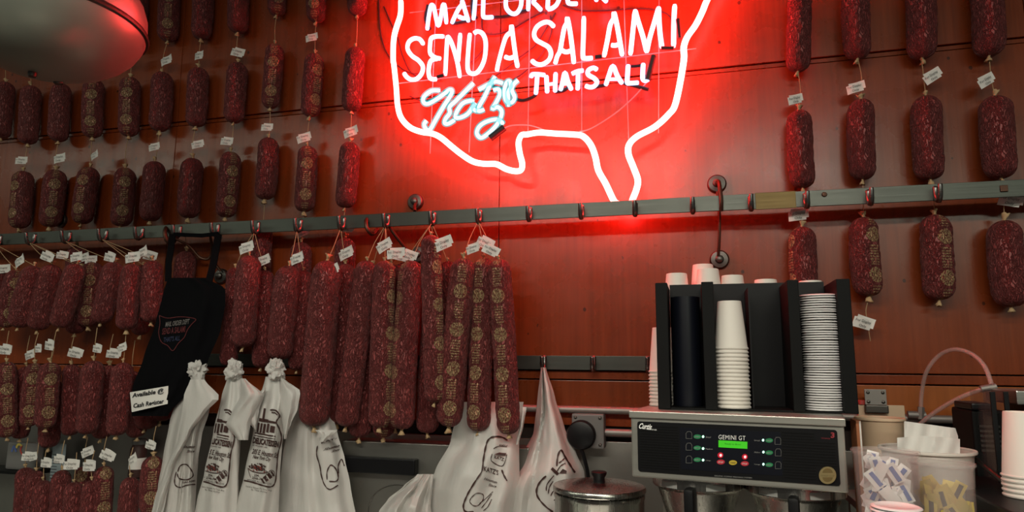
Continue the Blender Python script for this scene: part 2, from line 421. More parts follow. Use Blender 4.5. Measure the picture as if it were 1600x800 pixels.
def arm(pxs, r=0.006):
    part('bracket_arm', MB().tube(catmull([P(*p) for p in pxs], 5), r, 8), 'iron_rust', rail)
for f in ((1120, 288), (1124, 406), (650, 316), (655, 398), (347, 432), (97, 345)): flange(*f)
arm([(1120, 288, .02), (1121, 284, .07), (1124, 289, .12), (1127, 312, .135), (1127, 330, .125)])
arm([(1121, 300, .03), (1124, 330, .045), (1124, 370, .04), (1122, 404, .02)], 0.0045)
arm([(650, 318, .02), (648, 322, .07), (648, 330, .10)])
arm([(577, 338, .09), (572, 346, .13), (574, 358, .135), (582, 366, .115), (590, 358, .09)], 0.007)
arm([(607, 352, .10), (618, 368, .08), (634, 388, .045), (648, 400, .02)])
arm([(264, 352, .09), (258, 360, .13), (260, 374, .135), (268, 380, .115), (276, 372, .09)], 0.008)
arm([(272, 372, .11), (295, 384, .09), (312, 402, .06), (326, 404, .045), (331, 390, .05), (328, 365, .08)], 0.005)
arm([(330, 404, .045), (345, 424, .02)], 0.005)

lower = thing('lower_hook_rail', P(900, 566, 0), 'short lower steel rail with hooks beside the white bag', 'rail')
zt2, zb2 = P(900, 556, .012).z, P(900, 578, .012).z
part('bar', MB().box((P(300, 566, 0).x, -0.014, zb2), (P(1120, 566, 0).x, -0.003, zt2), bev=0.001), 'steel_rail', lower, False)
for hx in (851, 928, 1013):
    o = link('hook', HM, None, lower); o.location = Vector((P(hx, 566, .014).x, -0.014, (zt2+zb2)/2+0.006))-lower.location

# ------------------------------------------------------------------ neon sign
DS = 0.100
neon = thing('neon_sign', P(860, 120, 0), 'glowing neon map outline with red and blue lettering on the wall', 'neon sign')
def crop(x0, y0, s): return lambda pts: [(x0+x/s, y0+y/s) for x, y in pts]
c1 = crop(600, 0, 6.667); c2 = crop(740, 0, 6.667); c3 = crop(880, 0, 6.667); c4 = crop(640, 100, 6.4)
c5 = crop(820, 70, 7.2727); c6 = crop(600, 100, 4.447); c7 = crop(800, 160, 4.7067)
def ntube(name, strokes, material, r, d=DS, k=5, sleeve=None):
    b = MB()
    for st in strokes:
        pts = catmull([P(x, y, d) for x, y in st], k)
        rs = [r]*len(pts); rs[0] = rs[-1] = r*0.75
        b.tube(pts, rs, 8)
    o = part(name, b, material, neon)
    if sleeve:
        b = MB()
        for st in strokes: b.tube(catmull([P(x, y, d) for x, y in st], k), r*1.65, 8)
        part('glass_tube', b, sleeve, o)
    return o
left_edge = c1([(175, 0), (172, 150), (132, 280), (106, 380), (96, 500), (96, 640)])+c6([(68, 0), (85, 160), (95, 290), (120, 375), (180, 440), (260, 472), (340, 485), (400, 515), (470, 573), (540, 628), (620, 678), (700, 694), (780, 696), (850, 730), (915, 745), (953, 735), (960, 690), (943, 620), (935, 545), (955, 495)])[0:]
gulf = c7([(110, 236), (200, 222), (330, 230), (450, 236), (520, 248), (578, 310), (613, 400), (635, 500), (690, 600), (750, 725)])+[(967, 319), (977, 325), (987, 319)]
east = c7([(885, 718), (915, 640), (925, 570), (890, 470), (856, 380), (862, 310), (920, 250), (1050, 180), (1150, 90), (1205, 0)])[0:]+c3([(1255, 640), (1255, 500), (1290, 390), (1380, 260), (1450, 120), (1500, 0)])
top = [(1128, -45), (1160, -80), (1185, -130), (1178, -165), (1150, -150), (1120, -110), (1060, -90), (1015, -70), (985, -95), (930, -105), (860, -112), (760, -112), (680, -104), (640, -98), (632, -60)]
ntube('map_outline', [left_edge+gulf+east+top+[left_edge[0]]], 'neon_map', 0.0102)
W1 = [[[(450, 310), (465, 180), (490, 60), (518, 75), (545, 200), (565, 265), (588, 200), (612, 62), (633, 70), (650, 245)]],
      [[(705, 245), (770, 105), (810, 50), (815, 15), (838, 85), (880, 225)], [(775, 170), (820, 190), (855, 185)]],
      [[(958, -110), (945, 60), (932, 205)]]]
for st in W1: ntube('letter', [c1(s) for s in st], 'neon_blue', 0.0078)
W2 = [[[(105, -135), (100, 60), (100, 165), (130, 182), (205, 178)]],
      [[(415, -115), (355, -60), (335, 20), (345, 90), (395, 140), (450, 135), (490, 70), (497, -10), (475, -85), (415, -115)]],
      [[(568, 108), (575, -60), (580, -140), (640, -130), (668, -70), (625, 15), (655, 55), (705, 108)]],
      [[(770, 95), (778, -60), (785, -150), (850, -120), (893, -40), (870, 40), (820, 85), (770, 97)]]]
for st in W2: ntube('letter', [c2(s) for s in st], 'neon_blue', 0.0078)
W3 = [[[(150, 38), (75, 38), (48, 10), (45, -150), (140, -165)], [(50, -70), (115, -75)]],
      [[(345, 12), (352, -80), (358, -180), (425, -170), (440, -110), (385, -60), (415, -20), (455, 20)]]]
for st in W3: ntube('letter', [c3(s) for s in st], 'neon_blue', 0.0078)
SEND = [(c1, [[(412, 462), (370, 408), (310, 402), (258, 440), (246, 510), (290, 580), (360, 630), (405, 695), (390, 770), (340, 822), (280, 828), (235, 800), (208, 760)]]),
        (c1, [[(625, 380), (540, 380), (492, 402), (480, 470), (482, 555), (530, 598), (590, 610)], [(560, 612), (490, 632), (466, 720), (472, 800), (505, 825), (548, 824)]]),
        (c1, [[(638, 785), (648, 580), (660, 375)], [(662, 375), (705, 450), (760, 630), (790, 805)], [(795, 350), (778, 560), (772, 640)]]),
        (c1, [[(895, 350), (880, 500), (872, 715), (918, 768), (985, 740), (1045, 620), (1060, 450), (1030, 355), (975, 328), (935, 350)]]),
        (c2, [[(242, 740), (262, 640), (330, 400), (385, 335), (395, 270), (415, 420), (440, 600), (460, 700)], [(325, 590), (375, 606), (430, 588)]]),
        (c2, [[(838, 280), (790, 235), (730, 235), (660, 280), (630, 350), (650, 412), (710, 450), (780, 492), (806, 560), (780, 630), (710, 672), (645, 662), (605, 628)]]),
        (c2, [[(850, 665), (870, 590), (900, 530), (920, 420), (945, 290), (970, 240), (977, 190), (1005, 330), (1030, 520), (1045, 660)], [(900, 512), (960, 542), (1012, 528)]]),
        (c3, [[(215, 175), (210, 400), (205, 585), (232, 608), (308, 603)]]),
        (c3, [[(425, 590), (460, 420), (490, 260), (525, 190), (530, 135), (560, 260), (590, 430), (615, 580)], [(500, 470), (550, 472), (600, 450)]]),
        (c3, [[(700, 570), (720, 380), (748, 105)], [(748, 105), (780, 220), (830, 380), (870, 545)], [(870, 545), (900, 400), (950, 230), (995, 75)], [(995, 75), (998, 200), (1010, 360), (1030, 500)]]),
        (c3, [[(1162, 50), (1152, 250), (1150, 492)]])]
for c, st in SEND: ntube('letter', [c(s) for s in st], 'neon_red', 0.0080)
KATZ = [[[(300, 265), (220, 268), (150, 320), (135, 370), (170, 400), (240, 370), (330, 310), (400, 258), (425, 275), (400, 330), (330, 440), (260, 560), (205, 655), (168, 655), (145, 605), (170, 565)], [(640, 190), (560, 270), (460, 370), (400, 430), (402, 490), (362, 545), (350, 588), (385, 598), (450, 560)]],
        [[(640, 372), (600, 368), (530, 395), (475, 470), (460, 535), (520, 532), (590, 490), (655, 395), (640, 450), (680, 470)]],
        [[(855, 125), (800, 220), (745, 335), (695, 425), (692, 470), (745, 455)], [(690, 258), (790, 205), (860, 175), (930, 192)]],
        [[(838, 262), (888, 252), (902, 305), (862, 390), (828, 448), (880, 430), (920, 470), (910, 540), (862, 620), (780, 700), (712, 738), (672, 690), (700, 622), (780, 572), (880, 555), (935, 598)]],
        [[(1085, 162), (1040, 205), (1022, 262), (1050, 330), (1030, 378), (985, 388), (955, 340), (948, 262), (968, 190), (1000, 172), (1012, 230), (985, 290), (990, 420)]]]
for st in KATZ: ntube('letter', [c4(s) for s in st], 'neon_cyan_core', 0.0068, DS+0.005, 5, 'neon_sleeve')
THAT = [[[(72, 372), (85, 338), (150, 335), (230, 345)], [(142, 338), (135, 450), (125, 562)]],
        [[(245, 350), (250, 450), (255, 545)], [(350, 318), (346, 440), (345, 535)], [(255, 452), (345, 440)]],
        [[(405, 520), (430, 420), (456, 318), (490, 420), (532, 512)], [(430, 445), (500, 442)]],
        [[(532, 332), (600, 302), (668, 292)], [(606, 302), (605, 420), (600, 512)]],
        [[(822, 285), (780, 262), (722, 290), (722, 340), (790, 382), (820, 425), (790, 470), (740, 482), (688, 465)]],
        [[(920, 462), (955, 350), (1000, 242), (1050, 350), (1107, 442)], [(955, 392), (1060, 390)]],
        [[(1175, 228), (1168, 330), (1165, 428), (1200, 436), (1295, 430)]],
        [[(1346, 212), (1340, 320), (1342, 388), (1370, 408), (1402, 388), (1412, 345)]]]
for st in THAT: ntube('letter', [c5(s) for s in st], 'neon_blue', 0.0078)
for a, b in (((684, -60), (672, 240)), ((748, -60), (733, 238)), ((829, -60), (825, 210)), ((909, -60), (909, 210)), ((973, -60), (983, 240)), ((1030, -60), (1029, 208)), ((618, 131), (1088, 76)), ((640, 20), (1075, -30))):
    part('support_rod', MB().tube([P(*a, DS-0.018), P(*b, DS-0.018)], 0.0017, 6), 'neon_wire', neon)
part('glass_rod', MB().tube(catmull([P(x, y, DS-0.01) for x, y in ((1011, 128), (990, 152), (960, 178), (925, 200), (905, 206))], 5), 0.0022, 6), 'neon_wire', neon)
part('glass_rod', MB().tube(catmull([P(x, y, DS-0.01) for x, y in ((785, 202), (800, 196), (828, 196), (850, 203))], 5), 0.0022, 6), 'neon_wire', neon)
for a, b, r in (((788, 199), (766, 216), .012), ((1021, 87), (1012, 125), .010), ((1059, 30), (1062, 60), .007), ((1033, 75), (1053, 75), .006), ((930, 89), (941, 88), .007), ((683, 120), (694, 117), .007)):
    part('end_cap', MB().tube([P(*a, DS+0.004), P(*b, DS+0.004)], r, 10), 'cable_black', neon)
for pts in ([(668, 8), (664, 30), (672, 46)], [(771, 27), (790, 26), (806, 22), (824, 16)], [(804, 22), (815, 18), (822, 17)], [(706, 37), (716, 36), (736, 32)], [(806, 155), (818, 157), (832, 152), (838, 147)], [(868, 144), (880, 142), (888, 136)], [(918, 137), (930, 136), (946, 133)], [(986, 103), (994, 103), (1002, 102)], [(708, 146), (695, 142), (690, 150), (660, 160)], [(768, 134), (778, 137), (786, 138)], [(1013, 140), (980, 131), (975, 132)], [(738, -30), (738, 20), (745, 28)]):
    part('blacked_out_tube', MB().tube(catmull([P(x, y, DS-0.012) for x, y in pts], 5), 0.0062, 8), 'cable_black', neon)
for pts in ([(592, 0), (594, 45), (604, 82), (625, 105), (645, 115), (660, 113)], [(600, 10), (615, 45), (622, 60), (630, 90), (648, 118), (690, 124)], [(753, 25), (757, 52), (790, 50), (830, 28), (850, 18)], [(735, 98), (748, 86), (760, 70)], [(860, 25), (862, 50), (846, 85), (820, 112), (800, 125)], [(880, 8), (905, 16), (940, 17), (985, 14), (1020, 15), (1045, 24), (1050, 40)], [(808, 92), (825, 80), (840, 66), (868, 20)], [(640, 150), (660, 158), (690, 160)], [(760, 125), (775, 118), (800, 100), (812, 90)]):
    part('cable', MB().tube(catmull([P(x, y, 0.012) for x, y in pts], 5), 0.0026, 6), 'cable_black', neon)

# ------------------------------------------------------------------ salamis
def tag_mesh():
    b = MB()
    def fn(u, v): return ((u-0.5)*0.052, -0.003*math.sin(u*5), (v-0.5)*0.030+0.004*u)
    b.quad_grid(fn, 6, 2)
    b.quad_grid(lambda u, v: ((u-0.5)*0.050+0.008, 0.004+0.004*math.sin(u*4), (v-0.5)*0.028+0.010), 4, 2)
    me = b.mesh('tag'); me.materials.append(MATS['paper'])
    t = MB(); add_text(t, 'For Display', (-0.022, 0.001), (0.044, 0.0035), (0, 0.010), lambda x, y: (x, -0.0045-0.003*math.sin((x/0.052+0.5)*5), y))
    add_text(t, 'Only', (-0.010, -0.012), (0.022, 0.0018), (0, 0.010), lambda x, y: (x, -0.0045-0.003*math.sin((x/0.052+0.5)*5), y))
    tm = t.mesh('lettering', smooth=False); tm.materials.append(MATS['ink'])
    return me, tm
TAGM, TAGT = tag_mesh()
def tie_mesh(seed):
    rnd = random.Random(seed); b = MB(); n = 12
    prof = [(0.0075, -0.006), (0.0055, 0.002), (0.0045, 0.006), (0.008, 0.012), (0.0115, 0.020)]
    o = len(b.v)
    for r, h in prof:
        for j in range(n):
            g = 2*PI*j/n; rr = r*(1+0.38*rnd.uniform(-1, 1)); b.v.append(Vector((rr*math.cos(g), rr*math.sin(g)*0.7, h+0.004*rnd.uniform(-1, 1))))
    for i in range(len(prof)-1):
        for j in range(n):
            a = o+i*n+j; c = o+i*n+(j+1) % n; b.f.append((a, c, c+n, a+n))
    b.f.append(tuple(o+(len(prof)-1)*n+j for j in range(n)))
    me = b.mesh('tie'); me.materials.append(MATS['tie']); return me
TIES = [tie_mesh(s) for s in range(4)]
NS = [0]
def align(z):   # rotation taking local z to a direction
    return Vector(z).normalized().to_track_quat('Z', 'Y').to_euler()
def put_tag(parent, pos, roll, yaw, sc=1.0):
    o = link('tag', TAGM, None, parent); o.location = pos-root_loc(parent); o.rotation_euler = (0.1, roll, yaw); o.scale = (sc, sc, sc)
    t = link('lettering', TAGT, None, o)
    return o
def salami(top, bot, wpx, d, label, group, hang=None, tags=(), gold=0.0, gang=0.0, pale=0.2, d2=None, tied=True, category='salami', name='salami'):
    NS[0] += 1; rnd = random.Random(NS[0]*13+5)
    T = P(*top, d); B = P(*bot, d if d2 is None else d2)
    R = wpx*mpp((T+B)/2)/2; Lg = (T-B).length; ax = (T-B)/Lg
    root = thing(name, B, label, category, group)
    front = (CAM-(T+B)/2); front = (front-ax*front.dot(ax)).normalized()
    side = ax.cross(front)
    n, nv = 44, max(30, int(Lg/0.0065)); b = MB(); uv = []
    bend = Vector((rnd.uniform(-1, 1), rnd.uniform(-.3, .3), 0))*R*0.12
    seed = rnd.uniform(0, 100); cap = min(R*1.05, Lg*0.3)
    for i in range(nv+1):
        s0 = i/nv; s_ = 0.5-0.5*math.cos(PI*s0); s_ = 0.45*s_+0.55*s0          # denser at the ends
        h = s_*Lg
        e = 1.0
        if h < cap: e = (max(0.0, 1-((cap-h)/cap)**2.5))**(1/2.2)
        if Lg-h < cap: e = (max(0.0, 1-((cap-(Lg-h))/cap)**2.2))**(1/1.9)
        for j in range(n+1):
            g = 2*PI*j/n; gg = g+0  # g=0 faces the print side
            nz = noise.noise(Vector((math.cos(g)*1.4+seed, math.sin(g)*1.4, h*14)))*0.05+noise.noise(Vector((math.cos(g)*5+seed, math.sin(g)*5, h*60)))*0.022
            wv = noise.noise(Vector((math.cos(g)*R*105+seed, math.sin(g)*R*105, h*42)))
            rr = R*max(e, 0.06)*(1+nz)*(1+0.05*math.sin(PI*s_)-0.02)-0.0026*max(0.0, 0.28-abs(wv))/0.28*e
            dirv = front*math.cos(g+gang+PI)+side*math.sin(g+gang+PI)
            b.v.append(B+ax*h+bend*math.sin(PI*s_)+dirv*rr)
            uu = (g if g <= PI else g-2*PI)*R
            uv.append((((j/n)*2*PI*R - PI*R), h))
    for i in range(nv):
        for j in range(n):
            a = i*(n+1)+j; b.f.append((a, a+1, a+n+2, a+n+1))
    me = b.mesh('casing', root.location)
    ul = me.uv_layers.new(name='UVMap')
    ul.data.foreach_set('uv', [c for l in me.loops for c in uv[l.vertex_index]])
    me.materials.append(MATS['salami_casing'])
    o = link('casing', me, None, root); o['printed'] = float(gold); o['pallor'] = float(pale)
    for pos, dr in ((T-ax*0.002, ax), (B+ax*0.002, -ax)):
        k = link('tie', TIES[rnd.randrange(4)], None, root); k.location = pos-root.location
        k.rotation_euler = align(dr+Vector((rnd.uniform(-.35, .35), rnd.uniform(-.3, .1), 0)))
        s = max(0.75, R/0.042)*rnd.uniform(0.75, 1.05); k.scale = (s, s, s)
    if hang is not None:
        H = hang if isinstance(hang, Vector) else P(*hang)
        mid = (H+T)/2+Vector((rnd.uniform(-.006, .006), -0.004, 0))
        part('string', MB().tube(catmull([T, mid, H], 4), 0.0013, 5), 'string', root)
    for tg in tags:
        tx, ty = tg[0], tg[1]
        put_tag(root, P(tx, ty, d+0.014+(R if len(tg) > 3 else 0)), tg[2] if len(tg) > 2 else rnd.uniform(-.5, .5), rnd.uniform(-.35, .35), rnd.uniform(0.8, 1.05))
    return root
DW = 0.055
G = 'small salamis strung in columns on the wall'
# left of the sign: columns counted from the sign outwards
rowA = {1: (558, 24, 30), 2: (494, 34, 30), 3: (432, 24, 28), 4: (372, 51, 31), 5: (314, 61, 31), 6: (262, 64, 31), 7: (212, 76, 31)}
rowB = {1: (556.5, 74, 549, 174, 31), 2: (492, 84, 484, 182, 30), 3: (430, 69, 422, 169, 28), 4: (372, 98, 365, 192, 31), 5: (311, 106, 306, 198, 31), 6: (254, 113, 249, 205, 32), 7: (204, 121, 201, 213, 30), 8: (148, 124, 144, 215, 30), 9: (97, 131, 91, 221, 29), 10: (49, 134, 43, 225, 28), 11: (9, 128, 1, 216, 27)}
rowC = {1: (547.5, 222, 539, 325, 32), 2: (481, 228, 475, 331, 31), 3: (420, 215, 413.5, 312, 32), 4: (361, 237, 352, 340, 31), 5: (302, 247, 294, 341, 33), 6: (243, 252, 234, 346, 32), 7: (196, 262, 188, 354, 31), 8: (141, 261, 127, 350, 31), 9: (88, 265, 77, 355, 32), 10: (37, 267, 29, 357, 30)}
goldA = {3, 2, 6}; goldB = {3: -.1, 2: .5, 7: -.3, 8: -.2}; goldC = {2: 0, 4: .3, 7: 0, 8: -.5, 9: 0, 10: -.9}
tagB = {7: (204, 93), 6: (259, 96), 5: (310, 88), 4: (370, 83), 2: (486, 60)}
tagC = {10: (32, 252), 9: (92, 249), 8: (147, 244), 6: (240, 231), 5: (308, 227), 4: (353, 222), 3: (416, 200), 2: (474, 217), 1: (547, 208)}
for k, (x, y, wd) in rowA.items():
    salami((x+4, y-98), (x, y), wd, DW, 'small salami in the topmost wall row, %s column left of the neon sign' % ORD[k-1], G, (x+5, y-140, DW), (), 0.9 if k in goldA else 0, random.uniform(-.4, .4), 0.25)
for k, (x, y, x2, y2, wd) in rowB.items():
    a = rowA.get(k); h = (a[0], a[1], DW) if a else (x+2, y-40, DW)
    salami((x, y), (x2, y2), wd, DW, 'small salami in the second wall row, %s column left of the neon sign' % ORD[k-1], G, h, (tagB[k],) if k in tagB else (), 1.0 if k in goldB else 0, goldB.get(k, 0), 0.25+(0.3 if k in (9, 10, 11) else 0))
for k, (x, y, x2, y2, wd) in rowC.items():
    h = rowB[k]
    salami((x, y), (x2, y2), wd, DW, 'small salami just above the rail, %s column left of the neon sign' % ORD[k-1], G, (h[2], h[3], DW), (tagC[k],) if k in tagC else (), 1.0 if k in goldC else 0, goldC.get(k, 0), 0.3)
for nm, x, y, y2, wd, k in (('between the apron straps', 292, 392, 488, 31, 5), ('above the short salami pair beside the apron', 411, 352, 452, 31, 3), ('above the dark short salami left of the long ones', 471, 378, 472, 32, 2), ('behind the first cluster of long salamis', 540, 371, 470, 32, 1), ('behind the upper left cluster near the bowl', 122, 384, 470, 30, 8)):
    h = rowC[k]
    salami((x, y), (x-5, y2), wd, 0.05, 'small salami under the rail, %s' % nm, G, (h[2], h[3], 0.05), ((x+2, y-14),) if k in (1, 2) else (), 0)
# right of the sign
rA = [(1250, -16, 1247, 112, 36), (1337, -32, 1340.5, 92, 40), (1436, -36, 1440, 92, 41.5), (1537, -40, 1545.5, 88, 44)]
rB = [(1248.5, 172, 1254, 294, 38), (1345.5, 155, 1348, 281, 39.5), (1446.5, 150, 1453, 281, 43), (1554, 150, 1564, 279, 47)]
rC = [(1253, 354, 1258, 470, 41), (1349, 339, 1358, 463, 43), (1460.5, 335, 1468, 469, 45), (1569, 344, 1580, 480, 48)]
tB = [(1242, 157), (1336, 139), (1457, 121), (1541, 128)]; tC = [(1246, 338), None, None, (1577, 315)]
gC = [(1, -1.1), (1, .75), (1, .65), (0, 0)]
for k in range(4):
    q = 'right of the neon sign, %s column from the sign' % ORD[k]
    x, y, x2, y2, wd = rA[k]
    salami((x, y), (x2, y2), wd, DW, 'salami in the top row %s' % q, G, (x, y-40, DW), (), 0, 0, 0.15)
    x, y, x2, y2, wd = rB[k]
    salami((x, y), (x2, y2), wd, DW, 'salami just above the hook rail %s' % q, G, (rA[k][2], rA[k][3], DW), (tB[k],), 0, 0, 0.15)
    x, y, x2, y2, wd = rC[k]
    s = salami((x, y), (x2, y2), wd, DW, 'salami below the hook rail %s' % q, G, (rB[k][2], rB[k][3], DW), (tC[k],) if tC[k] else (), gC[k][0], gC[k][1], 0.15)
    if k == 1:
        part('string', MB().tube(catmull([P(1358, 465, DW), P(1353, 485, DW), P(1356, 505, DW), P(1358, 520, DW), P(1360, 533, DW)], 4), 0.0012, 5), 'string', s)
        put_tag(s, P(1347, 506, DW+.012), 0.35, 0.2, 1.0)
# short salamis clustered on the rail hooks at the left
G1 = 'short salamis clustered at the left'
def hk(i): return hookpt(HX[i])
up = [((26, 422), (6, 512), 28, 1, .3, 1, 'printed one at the far left edge'), ((54, 415), (28, 512), 32, 0, 0, 1, 'plain one next to the left edge'), ((83, 413), (58, 516), 33, 0, 0, 2, 'third from the left edge'),
      ((121, 412), (92, 512), 32, 0, 0, 2, 'fourth from the left edge'), ((180, 409), (157, 505), 32, 0, 0, 3, 'bright red one beside a gold printed one'), ((208, 412), (197, 516), 31, 0, 0, 4, 'bright red upright one'), ((239, 407), (236, 504), 31, 0, 0, 4, 'wrinkled one against the apron')]
tags1 = [(30, 410), (72, 402), (96, 400), (118, 403), (170, 403), (206, 404), (222, 396)]
for k, (t, b, wd, g, ga, hki, nm) in enumerate(up):
    salami(t, b, wd, 0.185+0.03*(k % 2), 'short salami in the upper left cluster, %s' % nm, G1, hk(hki), (tags1[k],), g, ga, 0.15 if k > 3 else 0.35)
upb = [((146, 409), (137, 511), 31, 1, -.3, 3, 'gold printed one half hidden by a red one'), ((2, 424), (-14, 512), 28, 0, 0, 1, 'cut by the left edge of the picture'), ((128, 418), (116, 522), 28, 0, 0, 2, 'dark one behind the fourth'), ((224, 414), (219, 524), 28, 0, 0, 4, 'dark one behind the last two')]
tags1b = [(141, 407), (4, 422), (130, 404), (233, 401)]
for k, (t, b, wd, g, ga, hki, nm) in enumerate(upb):
    salami(t, b, wd, 0.115, 'short salami in the upper left cluster, %s' % nm, G1, hk(hki), (tags1b[k],), g, ga, 0.45 if g else 0.1)
low = [((10, 565), (11, 684), 29, 1, .1, (14, 517), 'gold printed one at the left edge', .20), ((55, 567), (44, 667), 26, 1, 0, (60, 520), 'narrow gold printed one', .20), ((79, 566), (71, 670), 31, 1, .2, (88, 516), 'wide one with gold print', .22),
       ((147, 563), (135, 679), 33, 0, 0, (152, 512), 'bright red one in the middle', .21), ((193, 566), (182, 681), 31, 0, 0, (197, 520), 'bright red one left of the paper notice', .21)]
for k, (t, b, wd, g, ga, h, nm, d) in enumerate(low):
    salami(t, b, wd, d, 'short salami in the middle left cluster, %s' % nm, G1, (h[0], h[1], d), (((t[0]-3+7*(k % 2), t[1]-17-4*(k % 3))),), g, ga, .25)
lowb = [((42, 572), (31, 686), 27, 'reddish one behind the printed pair', .13), ((112, 569), (110, 681), 27, 'dark narrow one beside the bright red one', .14), ((172, 570), (158, 686), 30, 'dark one between two bright red ones', .12), ((80, 590), (76, 700), 30, 'dark one behind the wide printed one', .12), ((245, 565), (226, 671), 34, 'under the paper notice on the apron', .12), ((270, 555), (250, 658), 34, 'behind the lower right corner of the apron', .10), ((206, 580), (214, 684), 30, 'behind the lower left corner of the apron', .11)]
for k, (t, b, wd, nm, d) in enumerate(lowb):
    salami(t, b, wd, d, 'short salami in the middle left cluster, %s' % nm, G1, (t[0]+5, t[1]-48, d), (((t[0]+4, t[1]-16)),) if k < 3 else (), 0, 0, .12)
bot = [((40, 730), 27, 'leftmost, set behind', .14, 0), ((57, 735), 26, 'second from the left, set behind', .15, 0), ((68, 750), 26, 'front one nearest the left', .21, 0), ((97, 734), 27, 'beside a pale leaflet', .20, 0), ((133, 728), 28, 'dark printed one at the back', .13, 1), ((116, 753), 28, 'dark purplish one in front', .22, 0), ((163, 728), 29, 'red one with gold print', .20, 1), ((144, 750), 26, 'plain one left of the gold printed one', .22, 0), ((204, 745), 29, 'right front one with a round label above', .21, 0), ((240, 712), 31, 'rightmost, touching the white bags', .20, 1)]
for k, ((x, y), wd, nm, d, g) in enumerate(bot):
    salami((x, y), (x-6, y+92), wd, d, 'short salami in the bottom left cluster, %s' % nm, G1, (x+4, y-46, d), ((x+3-9*(k % 2), y-15-5*(k % 3)),), g, random.uniform(-.4, .4), .2)
# salamis hanging between apron and sign
G2 = 'short salamis beside the apron'
mid = [((390.5, 399), (380, 543), 37, .20, 8, 'red-lit one in front of the pair beside the apron', (384, 389), .25), ((368, 418), (356, 572), 27, .14, 8, 'brown one next to the apron, half hidden', None, .3), ((415, 422), (408, 575), 29, .13, 8, 'dark one behind the pair beside the apron', (411, 409), .1),
       ((452, 415), (437, 562), 39, .20, 9, 'wide front one left of the long salamis', (463, 406), .3), ((474, 422), (464, 579), 29, .14, 9, 'dark narrow one left of the long salamis', None, .1)]
for t, b, wd, d, hi, nm, tg, pl in mid:
    salami(t, b, wd, d, 'short salami, %s' % nm, G2, hk(hi), (tg,) if tg else (), 0, 0, pl)
G3 = 'long salamis on the hook rail'
big = [((512, 407), (490, 666), 47, .21, 10, 0, 0, 'leftmost broad one', (518, 424), .25), ((574, 407), (541, 667), 37, .185, 11, 0, 0, 'third from the left, slanting', (600, 386), .2), ((601.5, 407), (593, 668), 36, .21, 11, 1, .9, 'fourth from the left with faint print at its right side', (617, 398), .25),
       ((644, 407), (628, 671), 39, .185, 12, .6, -1.1, 'plain one left of the raised one', (637, 400), .25), ((673, 367), (679, 629), 33, .25, 12, 1, .75, 'raised one hanging highest in front', (692, 383), .15),
       ((725, 403), (701, 667), 41, .22, 13, 1, -.05, 'strongly gold printed one', (738, 390), .4), ((757, 403), (747, 674), 37, .185, 13, 1, -.5, 'second from the right with print on its left', (756, 381), .2), ((780, 405), (795, 679), 37, .215, 13, 1, -.35, 'rightmost with gold seals', (765, 392), .25)]
for t, b, wd, d, hi, g, ga, nm, tg, pl in big:
    salami(t, b, wd, d, 'long salami, %s' % nm, G3, hk(hi), (tg,), g, ga, pl)
bigb = [((540, 412), (527, 663), 36, .125, 10, 'dark one behind the leftmost broad one', (540, 398)), ((583, 414), (561, 684), 36, .12, 11, 'dark one behind the third', None), ((612, 412), (599, 684), 34, .12, 11, 'low hanging one behind the fourth', (625, 402)), ((632, 410), (617, 670), 34, .115, 12, 'dark one hidden behind the plain one', None), ((680, 425), (667, 677), 37, .125, 12, 'dark one under the raised one', None), ((699, 408), (712, 655), 33, .12, 12, 'reddish one behind the raised one', None)]
for t, b, wd, d, hi, nm, tg in bigb:
    salami(t, b, wd, d, 'long salami, %s' % nm, G3, hk(hi), (tg,) if tg else (), 1 if 'low hanging' in nm else 0, 0, .1)

# ------------------------------------------------------------------ steel bowl fixture hanging near the camera
BC = P(72, 36, 0.98); BR = 143*mpp(BC)
bowl = thing('pendant_fixture', BC, 'big dull steel bowl-shaped fixture hanging in the upper left corner', 'pendant')
prof = [(0.0, -0.56), (0.12, -0.557), (0.30, -0.54), (0.48, -0.495), (0.64, -0.42), (0.78, -0.32), (0.88, -0.21), (0.945, -0.09), (0.962, -0.035)]
part('lower_bowl', MB().lathe([(r*BR, h*BR) for r, h in prof], BC, 72), 'steel_bowl', bowl)
part('seam_ring', MB().lathe([(0.962*BR, -0.035*BR), (0.965*BR, -0.030*BR), (0.99*BR, -0.022*BR), (1.0*BR, 0.0), (0.99*BR, 0.03*BR), (0.965*BR, 0.035*BR)], BC, 72), 'steel_dark', bowl)
prof = [(0.962, 0.03), (0.97, 0.10), (0.965, 0.22), (0.92, 0.36), (0.80, 0.52), (0.62, 0.66), (0.40, 0.75), (0.16, 0.80), (0.10, 0.82), (0.10, 0.95)]
part('upper_shell', MB().lathe([(r*BR, h*BR) for r, h in prof], BC, 72), 'steel_bowl', bowl)
part('stem', MB().lathe([(0.016, 0.9*BR), (0.016, 1.6)], BC, 12, cap=True), 'steel_dark', bowl)
def below(px, py):      # point on the underside of the bowl seen at a pixel
    v = ray(px, py); t = 0.3; prev = None
    pts = [(0.0, -0.56), (0.12, -0.557), (0.30, -0.54), (0.48, -0.495), (0.64, -0.42), (0.78, -0.32), (0.88, -0.21), (0.945, -0.09), (0.962, -0.035)]
    while t < 3:
        q = CAM+v*t-BC; r = math.hypot(q.x, q.y)/BR; z = q.z/BR
        if r < 0.96:
            for (r0, z0), (r1, z1) in zip(pts, pts[1:]):
                if r0 <= r <= r1:
                    if z >= z0+(z1-z0)*(r-r0)/(r1-r0): return CAM+v*t
        t += 0.002
    return BC+Vector((0, 0, -0.56*BR))
for px, py, r, h in ((51, 113, .010, .012), (91, 128, .011, .006)):
    q = below(px, py)
    part('screw', MB().lathe([(0, -h), (r*.8, -h), (r, -h*.6), (r, 0.006), (0, 0.008)], q, 16), 'steel_dark', bowl)

